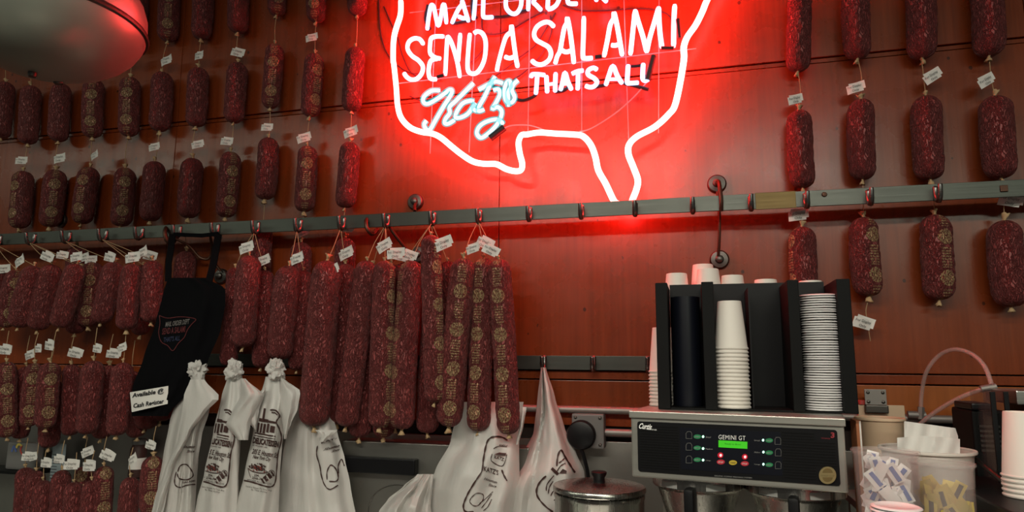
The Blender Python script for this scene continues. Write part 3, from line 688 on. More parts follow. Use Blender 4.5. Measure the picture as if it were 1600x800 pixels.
# ------------------------------------------------------------------ sheets: apron and bags
def interp(poly, y):
    if y <= poly[0][1]: return poly[0][0]
    for (x0, y0), (x1, y1) in zip(poly, poly[1:]):
        if y <= y1:
            t = (y-y0)/(y1-y0); t = t*0.6+0.4*t*t*(3-2*t); return x0+(x1-x0)*t
    return poly[-1][0]
class Sheet:
    """a hanging sheet given by its left and right edge; depth d from the wall with bulge and folds"""
    def __init__(s, Lp, Rp, d0, bulge, fold=0.01, nf=3.0, seed=0, skew=0.0, ramp=0.25, valley=None):
        s.L, s.R, s.d0, s.b, s.fo, s.nf, s.sd, s.sk, s.rp, s.valley = Lp, Rp, d0, bulge, fold, nf, seed, skew, ramp, valley
        s.y0 = max(Lp[0][1], Rp[0][1]); s.y1 = min(Lp[-1][1], Rp[-1][1])
    def u(s, x, y):
        a, b = interp(s.L, y), interp(s.R, y); return (x-a)/(b-a) if b > a else 0.5
    def d(s, u, y):
        t = (y-s.y0)/(s.y1-s.y0); g = min(1.0, 0.15+t/max(s.rp, 1e-3))
        uu = min(max(u, 0), 1)
        dd = s.d0+s.b*g*math.sin(PI*uu)**0.8+s.sk*(uu-0.5)
        ph = s.sd*2.1+1.3*math.sin(t*2.2+s.sd)
        dd += s.fo*(0.35+0.65*g)*(math.sin(2*PI*s.nf*uu+ph)*0.6+math.sin(2*PI*(s.nf*1.9)*uu+ph*1.7+t*2)*0.35)*math.sin(PI*uu)**0.4
        dd += s.fo*0.8*noise.noise(Vector((uu*4+s.sd*7, t*5, s.sd)))
        if s.valley:
            vx = interp(s.valley, y); w_ = 0.06; dd -= 0.035*math.exp(-((s.u(vx, y)-uu)/w_)**2)
        return dd
    def at(s, x, y, off=0.0):
        return P(x, y, s.d(s.u(x, y), y)+off)
    def keep(s, x, y): return 0.015 < s.u(x, y) < 0.985 and s.y0 < y < s.y1
    def mesh(s, nu=30, nv=44, thick=0.012):
        b = MB()
        def fr(i, j):
            y = s.y0+(s.y1-s.y0)*j; a, c = interp(s.L, y), interp(s.R, y); return P(a+(c-a)*i, y, s.d(i, y))
        def bk(i, j):
            y = s.y0+(s.y1-s.y0)*j; a, c = interp(s.L, y), interp(s.R, y); i = 1-i
            q = P(a+(c-a)*i, y, s.d(i, y)); return q+Vector((0, thick*math.sin(PI*i)*(0.3+j), 0))
        b.quad_grid(fr, nu, nv); b.quad_grid(bk, nu, nv); return b
A = lambda x, y: None
# apron
ap = thing('apron', P(290, 645, 0.2), 'black apron with a red and white emblem hanging by its straps from the rail', 'apron')
apS = Sheet([(262, 434), (254, 462), (243, 505), (224, 560), (207, 605), (206, 650)], [(322, 434), (352, 450), (352, 476), (345, 515), (325, 565), (300, 605), (262, 650)], 0.225, 0.02, 0.008, 2, 3)
part('body', apS.mesh(26, 36, 0.006), 'apron', ap)
def strap(pts, wd): 
    b = MB(); b.ribbon([(x, y) for x, y, d in pts], wd, lambda x, y: P(x, y, 0.0)); 
    n = len(pts); b.v = []
    for i, (x, y, d) in enumerate(pts):
        a = pts[max(i-1, 0)]; c = pts[min(i+1, n-1)]; tx, ty = c[0]-a[0], c[1]-a[1]; l = math.hypot(tx, ty) or 1
        nx, ny = -ty/l*wd/2, tx/l*wd/2
        b.v += [P(x+nx, y+ny, d), P(x-nx, y-ny, d)]
    k = len(b.v); b.v += [v+Vector((0, 0.003, 0)) for v in b.v]; b.f += [tuple(i+k for i in f[::-1]) for f in b.f[:]]
    return b
part('strap', strap([(269, 366, .165), (267, 385, .18), (263, 410, .20), (262, 440, .225)], 9.5), 'apron', ap, False)
part('strap', strap([(341, 366, .165), (337, 390, .18), (333, 412, .20), (326, 440, .228)], 10.5), 'apron', ap, False)
part('strap', strap([(271, 366, .165), (290, 367, .168), (315, 368, .168), (341, 365, .165)], 6), 'apron', ap, False)
f = lambda x, y: apS.at(x, y, 0.0025)
b = MB(); b.ribbon(cat2([(249, 493), (262, 497), (280, 495), (295, 496), (306, 499), (300, 506), (293, 515), (288, 527), (279, 536), (270, 548), (262, 540), (252, 534), (248, 520), (250, 505), (249, 493)], 4), 1.2, f)
add_text(b, 'SEND A SALAMI', (253, 523), (36, -4), (1, -10), f, bold=0.02); part('emblem_outline', b, 'apron_red', ap, False)
b = MB(); add_text(b, 'MAIL ORDER DEPT', (258, 511), (37, -5), (1.5, -8), f, bold=0.02); part('emblem_lettering', b, 'apron_white', ap, False)
b = MB(); add_text(b, "THAT'S ALL", (255, 535), (26, -3), (1, -8), f, bold=0.02); part('emblem_lettering', b, 'apron_blue', ap, False)
nt_ = thing('paper_notice', P(232, 645, 0.25), 'white paper notice with black lettering pinned to the bottom of the apron', 'notice')
def npt(x, y, off=0.0): return P(x, y, 0.262-0.00002*(x-225)**2*0.6+off)
b = MB(); b.quad_grid(lambda u, v: npt(203+(60-4*v)*u+3*v, 613-10*u+v*(31-3*u)), 10, 3)
b.quad_grid(lambda u, v: npt(203+(60-4*v)*(1-u)+3*v, 613-10*(1-u)+v*(31-3*(1-u)), -0.0015), 10, 3)
part('sheet', b, 'paper', nt_, False)
b = MB(); add_text(b, 'Available @', (206, 623.5), (50, -8), (1.2, -9.5), lambda x, y: npt(x, y, 0.0015), bold=0.035)
add_text(b, 'Cash Register', (207.5, 640), (48, -7.5), (1.2, -9.5), lambda x, y: npt(x, y, 0.0015), bold=0.035); part('lettering', b, 'ink', nt_, False)

def knot(parent, px, py, r, d):
    c = P(px, py, d); rr = r*mpp(c); b = MB(); bm = bmesh.new(); bmesh.ops.create_icosphere(bm, subdivisions=4, radius=1)
    for v in bm.verts:
        n_ = 1+0.50*noise.noise(v.co*2.1+Vector((px, py, 0)))+0.30*noise.noise(v.co*4.7+Vector((py, px, 0)))
        v.co = Vector((v.co.x*rr*n_, v.co.y*rr*n_*0.8, v.co.z*rr*n_*1.15))+c
    b.add_bm(bm); part('knot', b, 'bag', parent)
G4 = 'white printed carrier bags'
# helper for the deli print of two of the bags: design space 0..1 mapped by O, A, B
def deli_print(parent, sh, O, A_, B_):
    off = 0.004
    f = lambda x, y: sh.at(x, y, off)
    m_ = lambda x, y: (O[0]+x*A_[0]+y*B_[0], O[1]+x*A_[1]+y*B_[1])
    g = lambda x, y: f(*m_(x, y))
    kp = lambda x, y: sh.keep(*m_(x, y))
    def rib(pts, w_, b):
        pts = [p for p in pts if kp(*p)]
        if len(pts) > 1:
            q = [m_(*p) for p in pts]; b.ribbon(q, w_, f)
    b = MB()
    # border of linked sausages on the right and along the bottom
    edge = cat2([(0.62, 0.03), (0.80, 0.02), (0.98, 0.08), (0.90, 0.16), (1.05, 0.25), (1.16, 0.36), (1.12, 0.55), (1.15, 0.72), (1.17, 0.90), (1.05, 0.97), (0.75, 0.97), (0.45, 0.955), (0.1, 0.95)], 7)
    pts = [p for p in edge if kp(*p)]
    q = [m_(*p) for p in pts]
    if len(q) > 2: b.ribbon(q, lambda i: 1.5+1.0*abs(math.sin(i*0.55)), f)
    # shop front with tower and sign
    for (x0, y0, x1, y1) in ((0.40, 0.02, 0.47, 0.17), (0.30, 0.15, 0.62, 0.19), (0.28, 0.21, 0.34, 0.33), (0.38, 0.21, 0.44, 0.33), (0.48, 0.21, 0.56, 0.33), (0.60, 0.20, 0.68, 0.31), (0.72, 0.22, 0.88, 0.30), (0.22, 0.335, 0.95, 0.350), (0.22, 0.37, 0.95, 0.38), (0.62, 0.16, 0.92, 0.185)):
        n_ = 5
        for k in range(n_):
            xa, xb = x0+(x1-x0)*k/n_, x0+(x1-x0)*(k+1)/n_
            if kp(xa, y0) and kp(xb, y1): b.poly([g(xa, y0), g(xb, y0), g(xb, y1), g(xa, y1)])
    rib([(0.68, 0.055), (0.78, 0.05), (0.90, 0.075)], 1.8, b)
    add_text(b, 'DELICATESSEN', (0.20, 0.475), (0.90, 0.0), (0, -0.080), g, kp, bold=0.05)
    add_text(b, 'ESTABLISHED 1888', (0.22, 0.505), (0.5, 0.0), (0, -0.018), g, kp)
    add_text(b, '205 E. Houston St.', (0.22, 0.605), (0.88, 0.0), (0, -0.066), g, kp, shear=0.4, bold=0.02)
    add_text(b, 'New York City', (0.28, 0.675), (0.62, 0.0), (0, -0.066), g, kp, shear=0.4, bold=0.02)
    add_text(b, '254-', (0.42, 0.875), (0.18, 0), (0, -0.03), g, kp, bold=0.02)
    add_text(b, '2246-7', (0.36, 0.912), (0.30, 0), (0, -0.03), g, kp, bold=0.02)
    add_text(b, 'WE CATER ALL OCCASIONS', (0.20, 0.945), (0.85, 0), (0, -0.022), g, kp)
    add_text(b, 'Send a Salami To Your Boy', (0.20, 1.03), (0.90, 0), (0, -0.024), g, kp)
    add_text(b, 'In The Army', (0.40, 1.06), (0.55, 0), (0, -0.024), g, kp)
    # basket of fries and a cut salami
    rnd = random.Random(4)
    for k in range(80):
        a_ = rnd.uniform(0, PI); r_ = rnd.uniform(0.1, 1) ; cx_, cy_ = 0.52+0.33*math.cos(a_)*r_, 0.79-0.085*math.sin(a_)*r_
        w_, h_ = rnd.uniform(.02, .045), rnd.uniform(.006, .014)
        if kp(cx_-w_, cy_) and kp(cx_+w_, cy_): b.poly([g(cx_-w_, cy_), g(cx_, cy_-h_), g(cx_+w_, cy_), g(cx_, cy_+h_)])
    rib(cat2([(0.17, 0.79), (0.3, 0.815), (0.52, 0.825), (0.75, 0.815), (0.87, 0.79)], 5), 1.4, b)
    rib(cat2([(0.18, 0.80), (0.24, 0.85), (0.32, 0.90)], 4), 0.8, b)
    rib(cat2([(0.86, 0.80), (0.80, 0.85), (0.72, 0.90)], 4), 0.8, b)
    for k in range(9):
        t_ = k/8; cx_, cy_ = 0.74+0.30*t_, 0.915-0.11*t_; w_ = 0.10; h_ = 0.032
        if k % 3 == 1: continue
        if kp(cx_-w_, cy_) and kp(cx_+w_, cy_): b.poly([g(cx_-w_*.9, cy_-h_*.6), g(cx_-w_*.4, cy_-h_), g(cx_+w_*.9, cy_+h_*.6), g(cx_+w_*.4, cy_+h_)])
    rib(cat2([(1.0+0.10*math.cos(t_), 0.80+0.035*math.sin(t_)) for t_ in [k*PI/6 for k in range(13)]], 2), 1.0, b)
    part('print', b, 'print_brown', parent, False)
    b = MB()
    for k in range(9):
        cx_, cy_ = 0.55+0.2*rnd.uniform(-1, 1), 0.775+0.03*rnd.uniform(-1, 1); w_, h_ = 0.035, .009
        if kp(cx_-w_, cy_) and kp(cx_+w_, cy_): b.poly([sh.at(*m_(cx_-w_, cy_), off+.001), sh.at(*m_(cx_, cy_-h_), off+.001), sh.at(*m_(cx_+w_, cy_), off+.001), sh.at(*m_(cx_, cy_+h_), off+.001)])
    part('print', b, 'print_red', parent, False)
def q1(pts, x0=220, y0=560, s=3.333): return [(x0+x/s, y0+y/s) for x, y in pts]
def prt(parent, sh, lines=(), texts=(), quads=(), off=0.004, wd=1.3, material='print_brown'):
    f = lambda x, y: sh.at(x, y, off); b = MB()
    for pts in lines:
        q = [p for p in cat2(pts, 6) if sh.keep(*p)]
        if len(q) > 2: b.ribbon(q, lambda i: wd*(0.85+0.75*abs(math.sin(i*0.6))), f)
    for (s_, o_, a_, h_, sh_) in texts: add_text(b, s_, o_, a_, h_, f, sh.keep, shear=sh_, bold=0.02)
    for pts in quads:
        if all(sh.keep(*p) for p in pts): b.poly([f(*p) for p in pts])
    if b.f: part('print', b, material, parent, False)
def bag(label, Lp, Rp, d0, bulge, **kw):
    sh = Sheet(Lp, Rp, d0, bulge, **kw)
    o = thing('carrier_bag', P((Lp[-1][0]+Rp[-1][0])/2, sh.y1, d0), label, 'bag', G4)
    part('body', sh.mesh(), 'bag', o); return o, sh
# --- four bags tied side by side under the short salamis
o1, s1 = bag('white carrier bag, leftmost of the four hanging under the short salamis', q1([(262, 95), (200, 175), (150, 330), (118, 500), (85, 690), (45, 900)]), q1([(330, 95), (372, 200), (355, 280), (318, 400), (300, 520), (288, 690), (276, 900)]), 0.20, 0.05, fold=0.016, nf=2.2, seed=1)
knot(o1, 308.5, 576, 14, 0.225)
fl = Sheet(q1([(258, 110), (225, 190), (196, 420), (125, 580), (70, 740), (30, 900)]), q1([(330, 110), (414, 202), (330, 290), (262, 380), (175, 560), (130, 740), (90, 900)]), 0.262, 0.02, fold=0.008, nf=1, seed=5)
part('side_flap', fl.mesh(12, 30, 0.006), 'bag', o1)
prt(o1, s1, [q1([(262, 500), (250, 560), (235, 610)]), q1([(190, 600), (195, 640), (180, 660), (210, 672), (245, 660), (280, 656)])] and
    [q1([(185, 590), (176, 630), (180, 660), (205, 672), (240, 660), (284, 656)]), q1([(192, 590), (205, 560), (235, 552), (262, 580), (272, 612), (240, 632), (200, 625), (190, 600)]), q1([(235, 552), (272, 600)])],
    [('Houston', q1([(212, 468)])[0], (20, 0), (2, -5), .3), ('Since', q1([(238, 490)])[0], (12, 0), (1, -4), .3), ('SALAMI', q1([(216, 652)])[0], (20, -3), (0, -3), 0)])
o2, s2 = bag('white carrier bag with a deli print, second from the left of the four', q1([(452, 95), (420, 200), (378, 380), (330, 600), (292, 740), (262, 900)]), q1([(528, 95), (560, 200), (545, 330), (520, 430), (510, 600), (505, 900)]), 0.215, 0.05, fold=0.010, nf=1.6, seed=2)
knot(o2, 366, 578, 13, 0.235)
fl = Sheet(q1([(518, 105), (520, 190), (470, 290), (442, 345), (505, 425)]), q1([(545, 105), (640, 188), (600, 270), (572, 340), (560, 425)]), 0.275, 0.03, fold=0.008, nf=1, seed=6)
part('side_flap', fl.mesh(12, 18, 0.006), 'bag', o2)
deli_print(o2, s2, (324.5, 632), (42, 8), (-20, 124))
o3, s3 = bag('white carrier bag with a deli print, third from the left of the four', q1([(150, 95), (122, 200), (85, 380), (40, 600), (5, 740), (-25, 900)], 370), q1([(238, 95), (262, 200), (250, 330), (236, 450), (225, 600), (215, 900)], 370), 0.22, 0.05, fold=0.010, nf=1.6, seed=4)
knot(o3, 431, 578, 14, 0.24)
fl = Sheet(q1([(140, 150), (110, 190), (28, 268), (60, 330), (95, 375)], 370), q1([(152, 150), (140, 200), (118, 260), (108, 320), (100, 375)], 370), 0.262, 0.015, fold=0.006, nf=1, seed=8)
part('side_flap', fl.mesh(10, 14, 0.006), 'bag', o3)
fl = Sheet(q1([(228, 105), (228, 190), (222, 260), (238, 340), (246, 420)], 370), q1([(245, 105), (332, 170), (318, 260), (282, 340), (254, 420)], 370), 0.25, 0.015, fold=0.008, nf=1, seed=9)
part('side_flap', fl.mesh(10, 16, 0.006), 'bag', o3)
deli_print(o3, s3, (394.5, 632), (45, 8), (-19, 124))
o4, s4 = bag('white carrier bag, rightmost of the four, half behind the long salamis', q1([(330, 215), (262, 380), (240, 500), (225, 640), (205, 900)], 370), q1([(470, 215), (525, 390), (562, 520), (590, 650), (635, 900)], 370), 0.15, 0.05, fold=0.015, nf=2.4, seed=7)
prt(o4, s4, [q1([(420, 455), (415, 500), (432, 560), (440, 610), (458, 660), (485, 682), (528, 660)], 370), q1([(470, 632), (470, 590), (488, 556), (512, 570), (528, 610), (520, 638), (480, 640)], 370), q1([(530, 600), (528, 560), (545, 525), (560, 560)], 370)],
    [('Houston', q1([(450, 482)], 370)[0], (24, -6), (3, -5), .3), ('Since', q1([(492, 490)], 370)[0], (12, -3), (2, -4), .3), ('KATZ', q1([(440, 445)], 370)[0], (28, -9), (0, -2.5), 0)])
part('printed_cuff', Sheet([(492, 672), (502, 680), (500, 690)], [(526, 664), (531, 668), (508, 690)], 0.245, 0.008, fold=0.003).mesh(8, 6, 0.004), 'bag', o4)
# --- three bags lower centre
o5, s5 = bag("large white carrier bag with a framed sausage print below the long salamis", [(718, 628), (704, 690), (680, 735), (668, 764), (671, 800), (672, 860)], [(818, 628), (812, 660), (811, 700), (812, 760), (805, 800), (805, 860)], 0.13, 0.10, fold=0.020, nf=1.8, seed=11, ramp=0.6)
q3 = lambda pts: [(640+x/5, 640+y/5) for x, y in pts]
prt(o5, s5, [q3([(765, 240), (720, 215), (655, 212), (612, 240), (590, 310), (575, 400), (565, 480), (520, 550), (470, 630), (440, 690), (420, 750), (435, 795), (500, 800)])], (), (), wd=1.9)
prt(o5, s5, [q3([(720, 470), (735, 510), (760, 555)])], (), (), wd=1.9)
prt(o5, s5, [q3([(655, 305), (700, 285), (760, 290)]), q3([(645, 345), (640, 400), (725, 440), (760, 350)]), q3([(480, 690), (470, 720), (500, 750), (540, 745), (575, 700), (570, 660), (520, 655), (480, 690)]), q3([(560, 770), (600, 720), (640, 660)]), q3([(545, 735), (600, 690), (650, 640)]), q3([(575, 790), (610, 760), (640, 700)])],
    [("KATZ'S", q3([(580, 480)])[0], (22.5, 6.5), (.3, -8), 0), ('Houston', q3([(580, 548)])[0], (20, 6), (1, -4), .3), ('Since', q3([(615, 595)])[0], (12, 3), (1, -4), .3), ('KATZ', q3([(660, 380)])[0], (15, 4.5), (1, -5), 0), ('DELI', q3([(700, 280)])[0], (12, 1), (1, -2), 0)],
    [q3([(660, 350), (700, 335), (755, 340), (750, 360)])], wd=0.9)
fl = Sheet([(816, 636), (812, 665), (806, 695)], [(823, 636), (818, 665), (810, 695)], 0.20, 0.01, fold=0.003)
part('handle', fl.mesh(6, 10, 0.004), 'bag', o5)
o6, s6 = bag('white carrier bag hanging by its handles from the lower rail', [(845, 574), (839, 630), (834, 675), (812, 718), (782, 764), (776, 800), (772, 860)], [(853, 574), (867, 620), (882, 668), (900, 707), (913, 737), (918, 790), (920, 860)], 0.06, 0.13, fold=0.018, nf=2.0, seed=14, ramp=0.7, valley=[(848, 574), (851, 640), (842, 700), (834, 742), (824, 800)])
q4 = lambda pts: [(780+x/3.333, 560+y/3.333) for x, y in pts]
prt(o6, s6, [q4([(300, 560), (305, 510), (322, 478), (345, 515), (370, 555), (395, 595)])], (), [], wd=2.0)
prt(o6, s6, [q4([(245, 612), (215, 640), (195, 680), (200, 720), (235, 765), (280, 800)])], (), [], wd=2.0)
prt(o6, s6, [q4([(300, 590), (320, 560), (345, 545)]), q4([(245, 690), (250, 655), (285, 610)]), q4([(268, 715), (285, 690), (300, 720), (285, 740)]), q4([(310, 545), (330, 530), (340, 520)]), q4([(255, 705), (262, 670), (280, 640)])], (), [q4([(268, 578), (278, 566), (312, 598), (302, 610)]), q4([(312, 600), (330, 575), (352, 585), (350, 600)])], wd=1.2)
o7, s7 = bag('crumpled white carrier bag lying left of the framed print bag', [(652, 741), (630, 760), (606, 780), (592, 799), (585, 830), (582, 860)], [(678, 735), (676, 760), (673, 790), (676, 815), (678, 830), (678, 860)], 0.16, 0.09, fold=0.028, nf=2.7, seed=17, ramp=0.5)

# ------------------------------------------------------------------ steel equipment behind the bags
eq = thing('steel_cabinet', P(600, 800, .06), 'low steel cabinet front with a long black handle behind the bags', 'cabinet')
ztop = P(600, 691, .10).z
part('body', MB().box((P(535, 700, .1).x, -0.10, 0.88), (P(826, 700, .1).x, -0.006, ztop), bev=0.003), 'steel_dull', eq, False)
a, c = P(515, 718, .12), P(650, 745, .12)
part('handle', MB().box((a.x, -0.135, P(640, 742, .12).z), (c.x, -0.1005, P(640, 717, .12).z), bev=0.004), 'black_plastic', eq, False)
part('embossed_ring', MB().tube([P(622, 800, .1)+Vector((0.105*math.cos(t_), -0.001, 0.085*math.sin(t_))) for t_ in [k*PI/24 for k in range(49)]], 0.0018, 6), 'steel_dark', eq)
# conduit, outlet box, plug
cz = P(900, 640, .03).z
con = MB().tube([(P(780, 640, .03).x, -.028, cz), (P(1700, 650, .03).x, -.028, cz)], 0.0115, 12)
single('conduit', con, 'galvanised', 'grey steel conduit running along the wall behind the coffee machine', 'pipe')
con = MB().tube([(P(946, 676, .03).x, -.030, P(960, 676, .03).z), (P(1040, 676, .03).x, -.030, P(960, 676, .03).z)], 0.0125, 12)
single('conduit_stub', con, 'galvanised', 'short thick conduit entering the outlet box from the right', 'pipe')
ob = thing('outlet_box', P(920, 702, .02), 'grey square outlet box on the wall behind the pot', 'outlet')
a, c = P(893, 646, .06), P(944, 702, .06)
part('box', MB().box((a.x, -0.060, c.z), (c.x, -0.005, a.z), bev=0.006), 'grey_box', ob, False)
for sx_ in (a.x+0.012, c.x-0.012):
    for sz in (a.z-0.012, c.z+0.012):
        part('screw', MB().lathe([(0, 0.004), (0.004, 0.003), (0.0055, 0)], (sx_, -0.060, sz), 10, (0, -1, 0)), 'steel_dark', ob)
pl = thing('power_plug', P(908, 700, .1), 'round black power plug in the grey outlet box', 'plug')
pc = P(909, 679, .061)
part('plug_body', MB().lathe([(0.045, 0.0), (0.045, 0.018), (0.041, 0.026), (0.030, 0.030), (0, 0.031)], pc, 28, (0, -1, 0)), 'black_plastic', pl)
part('cord', MB().tube(catmull([pc+Vector((0, -.015, -.04)), P(914, 720, .07), P(919, 745, .06), P(921, 790, .06), P(921, 850, .06)], 5), 0.006, 8), 'black_plastic', pl)
# stock pot
PT = P(936, 752, 0.34); PRd = 69*mpp(PT)
pot = thing('stock_pot', Vector((PT.x, PT.y, 0.88)), 'stainless stock pot with flat lid and black knob left of the coffee machine', 'pot')
zp = PT.z-0.012
part('body', MB().lathe([(0, 0.881), (PRd*.96, 0.881), (PRd, 0.90), (PRd, zp-0.03), (PRd*1.02, zp-0.026), (PRd*1.02, zp-0.018), (PRd, zp-0.016)], (PT.x, PT.y, 0), 64), 'steel_pot', pot)
part('lid', MB().lathe([(PRd*1.0, zp-0.014), (PRd*1.045, zp-0.010), (PRd*1.045, zp-0.002), (PRd*1.02, zp+0.002), (PRd*.9, zp+0.004), (PRd*.5, zp+0.010), (0, zp+0.012)], (PT.x, PT.y, 0), 64), 'steel_pot', pot)
part('knob', MB().lathe([(0.016, zp+0.011), (0.015, zp+0.022), (0.020, zp+0.030), (0.021, zp+0.036), (0.018, zp+0.038), (0, zp+0.037)], (PT.x, PT.y, 0), 24), 'black_plastic', pot)

# ------------------------------------------------------------------ coffee machine
MW, MA = 0.45, -0.150
ML = Vector((-0.1516, -0.570, 1.436))                # front top left corner
ex = Vector((math.cos(MA), math.sin(MA), 0)); ey = Vector((-math.sin(MA), math.cos(MA), 0)); ez = Vector((0, 0, 1))
MM = Matrix.Translation(ML) @ Matrix(((ex.x, ey.x, 0, 0), (ex.y, ey.y, 0, 0), (0, 0, 1, 0), (0, 0, 0, 1)))
MH = 0.150
cm = thing('coffee_machine', MM @ Vector((MW/2, 0.25, 0.88-ML.z)), 'twin stainless coffee brewer with black control panel under the cup organizer', 'coffee machine')
part('head', MB().box((0, 0.004, -MH), (MW, 0.42, -0.004), MM, bev=0.004), 'steel_machine', cm, False)
part('top_lip', MB().box((-0.003, -0.002, -0.016), (MW+0.003, 0.42, 0.0), MM, bev=0.002), 'steel_machine', cm, False)
part('column', MB().box((0.02, 0.25, 0.882-ML.z), (MW-0.02, 0.42, -MH), MM, bev=0.003), 'steel_machine', cm, False)
part('base', MB().box((0.0, 0.02, 0.8805-ML.z), (MW, 0.42, 0.92-ML.z), MM, bev=0.003), 'steel_machine', cm, False)
def MP(px, py, off=0.0):            # pixel to the front plane of the machine
    v = ray(px, py); n = -ey; t = ((ML-ey*(-0.004+off*0))-CAM).dot(n)/v.dot(n)
    p0 = ML + ey*0.004; t = (p0-CAM).dot(n)/v.dot(n)
    return CAM+v*t+n*off
def panel_xy(px, py):
    q = MP(px, py)-ML; return q.dot(ex), q.z
def rrect(x0, z0, x1, z1, r, n=5):
    out = []
    for cx_, cz_, a0 in ((x1-r, z1-r, 0), (x0+r, z1-r, 90), (x0+r, z0+r, 180), (x1-r, z0+r, 270)):
        for k in range(n+1):
            g = math.radians(a0+90*k/n); out.append((cx_+r*math.cos(g), cz_+r*math.sin(g)))
    return out
def plate(pts, y0, y1):
    b = MB(); n = len(pts)
    b.v = [MM @ Vector((x, y0, z)) for x, z in pts]+[MM @ Vector((x, y1, z)) for x, z in pts]
    b.f = [tuple(range(n))[::-1]]+[(i, (i+1) % n, n+(i+1) % n, n+i) for i in range(n)]
    return b
x0, z1 = panel_xy(996, 658); x1, _ = panel_xy(1309, 690); _, z0 = panel_xy(996, 736)
pan = part('control_panel', plate(rrect(x0, z0, x1, z1, 0.006), 0.0015, 0.006), 'black_plastic', cm, False)
PH = z1-z0; PW = x1-x0
for k in range(17):                     # moulded ribs
    zz = z1-0.010-(PH-0.02)*k/16
    for xa, xb in ((x0+0.006, x0+PW*0.222), (x0+PW*0.745, x1-0.006)):
        if xb > x1-0.03 and (zz > z1-0.024 or zz < z0+0.038): xb = x1-0.045
        part('rib', MB().box((xa, 0.0004, zz-0.0011), (xb, 0.0020, zz+0.0011), MM), 'black_matte', pan, False)
part('keypad', plate(rrect(x0+PW*0.232, z0+0.012, x0+PW*0.738, z1-0.010, 0.003), 0.0009, 0.004), 'navy_black', pan, False)
fm = lambda off: (lambda px, py: MP(px, py, off))
OFF = 0.0045
def mtext(s, o_, a_, h_, material, **kw):
    b = MB(); add_text(b, s, o_, a_, h_, fm(OFF), **kw); part('lettering', b, material, pan, False)
def disc(px, py, rx, ry, material, name, off=0.0036, n=20):
    b = MB(); c = [(px+rx*math.cos(2*PI*k/n), py+ry*math.sin(2*PI*k/n)) for k in range(n)]
    f1 = [MP(x, y, off) for x, y in c]; f0 = [MP(x, y, 0.002) for x, y in c]
    b.v = f0+f1; b.f = [tuple(range(n, 2*n))[::-1]]+[(i, (i+1) % n, n+(i+1) % n, n+i) for i in range(n)]
    return part(name, b, material, pan, False)
mtext('Curtis', (998.5, 669.5), (20, 2), (1.5, -9), 'text_white', shear=0.3, bold=0.03)
mtext('THE BREWER', (1010, 671), (17, 1.6), (0, -2), 'text_white')
mtext('GEMINI GT', (1123, 686), (42, 1.8), (0, -7), 'text_white', space=1.1)
mtext('DIGITAL COFFEE BREWING SYSTEM', (1117, 744), (58, 3.4), (0, -2), 'text_grey')
q = [(1123, 687.5), (1168, 690), (1168, 701), (1123, 698.5)]
b = MB(); b.poly([MP(x, y, .0042) for x, y in q][::-1]); o = part('display', b, 'lcd', pan, False); o['label'] = 'glowing green display'
b = MB(); add_text(b, 'Ready to Brew', (1133, 694.5), (25, 1.3), (0, -2.6), fm(0.005)); part('lettering', b, 'lcd_ink', o, False)
for (bx, by, lx, ly, w1) in ((1090, 682, 1099, 682, 'Small'), (1090, 699.5, 1099, 700.5, 'Medium'), (1090, 718, 1099, 718.5, 'Large')):
    disc(bx, by, 6, 3.4, 'button_green', 'button'); disc(lx, ly, 1.7, 1.9, 'led_green', 'indicator', .005)
    mtext('BREW', (bx-4, by+1.2), (8, 0.3), (0, -2.4), 'text_grey'); mtext(w1, (lx+4, ly+1.6), (8 if w1 != 'Medium' else 11, .4), (0, -2.2), 'text_grey')
for (bx, by, lx, ly, w1) in ((1202, 688, 1192.5, 687.5, 'Small'), (1202, 707, 1193, 706, 'Medium'), (1202, 726, 1193, 725, 'Large')):
    disc(bx, by, 6, 3.4, 'button_green', 'button'); disc(lx, ly, 1.7, 1.9, 'led_green', 'indicator', .005)
    mtext('BREW', (bx-4, by+1.2), (8, 0.4), (0, -2.4), 'text_grey'); mtext(w1, (lx-14, ly+1.2), (9, .5), (0, -2.2), 'text_grey')
for (px, py) in ((1077, 680), (1077, 698), (1077, 718), (1215.5, 689), (1216, 707), (1216, 727)):
    b = MB(); b.ribbon([(px-4.5, py+5), (px-4.5, py-3), (px-2.5, py-6), (px+2.5, py-6), (px+4.5, py-3), (px+4.5, py+5), (px-4.5, py+5)], 0.9, fm(OFF)); part('cup_symbol', b, 'text_dim', pan, False)
for px, py in ((1126, 711), (1164, 713.5)): disc(px, py, 4.4, 4.4, 'lamp_ring_red', 'lamp_ring', .0042); disc(px+.5, py, 1.9, 2.2, 'led_red', 'indicator', .0055)
for px, py, mt, tx in ((1126.5, 721.5, 'button_red', 'STOP'), (1164, 724, 'button_red', 'STOP'), (1145.5, 722.5, 'button_yellow', 'ON/OFF')):
    disc(px, py, 6.3, 3.8, mt, 'button'); mtext(tx, (px-4, py+1.2), (8, .4), (0, -2.4), 'text_white' if mt == 'button_red' else 'ink')
md = disc(1293, 742, 13.5, 13.5, 'medal', 'medallion', .0075, 32); md['label'] = 'round gold medallion'
b = MB(); n = 16
b.poly([MP(1293+8*math.cos(PI+PI*k/n), 738-7*math.sin(k*PI/n), .008) for k in range(n+1)]); b.poly([MP(1293+8*math.cos(PI*k/n), 745+7*math.sin(k*PI/n), .008) for k in range(n+1)])
add_text(b, 'GOLD CUP', (1282.5, 743.2), (21, 1), (0, -2.4), fm(.008)); part('lettering', b, 'medal_dark', md, False)
b = MB(); add_text(b, '3', (1298, 684), (6, .4), (0, -9), fm(OFF), bold=0.04); add_text(b, 'THIRD GENERATION', (1283, 685), (14, 1), (0, -1.8), fm(OFF)); part('lettering', b, 'logo_red', pan, False)
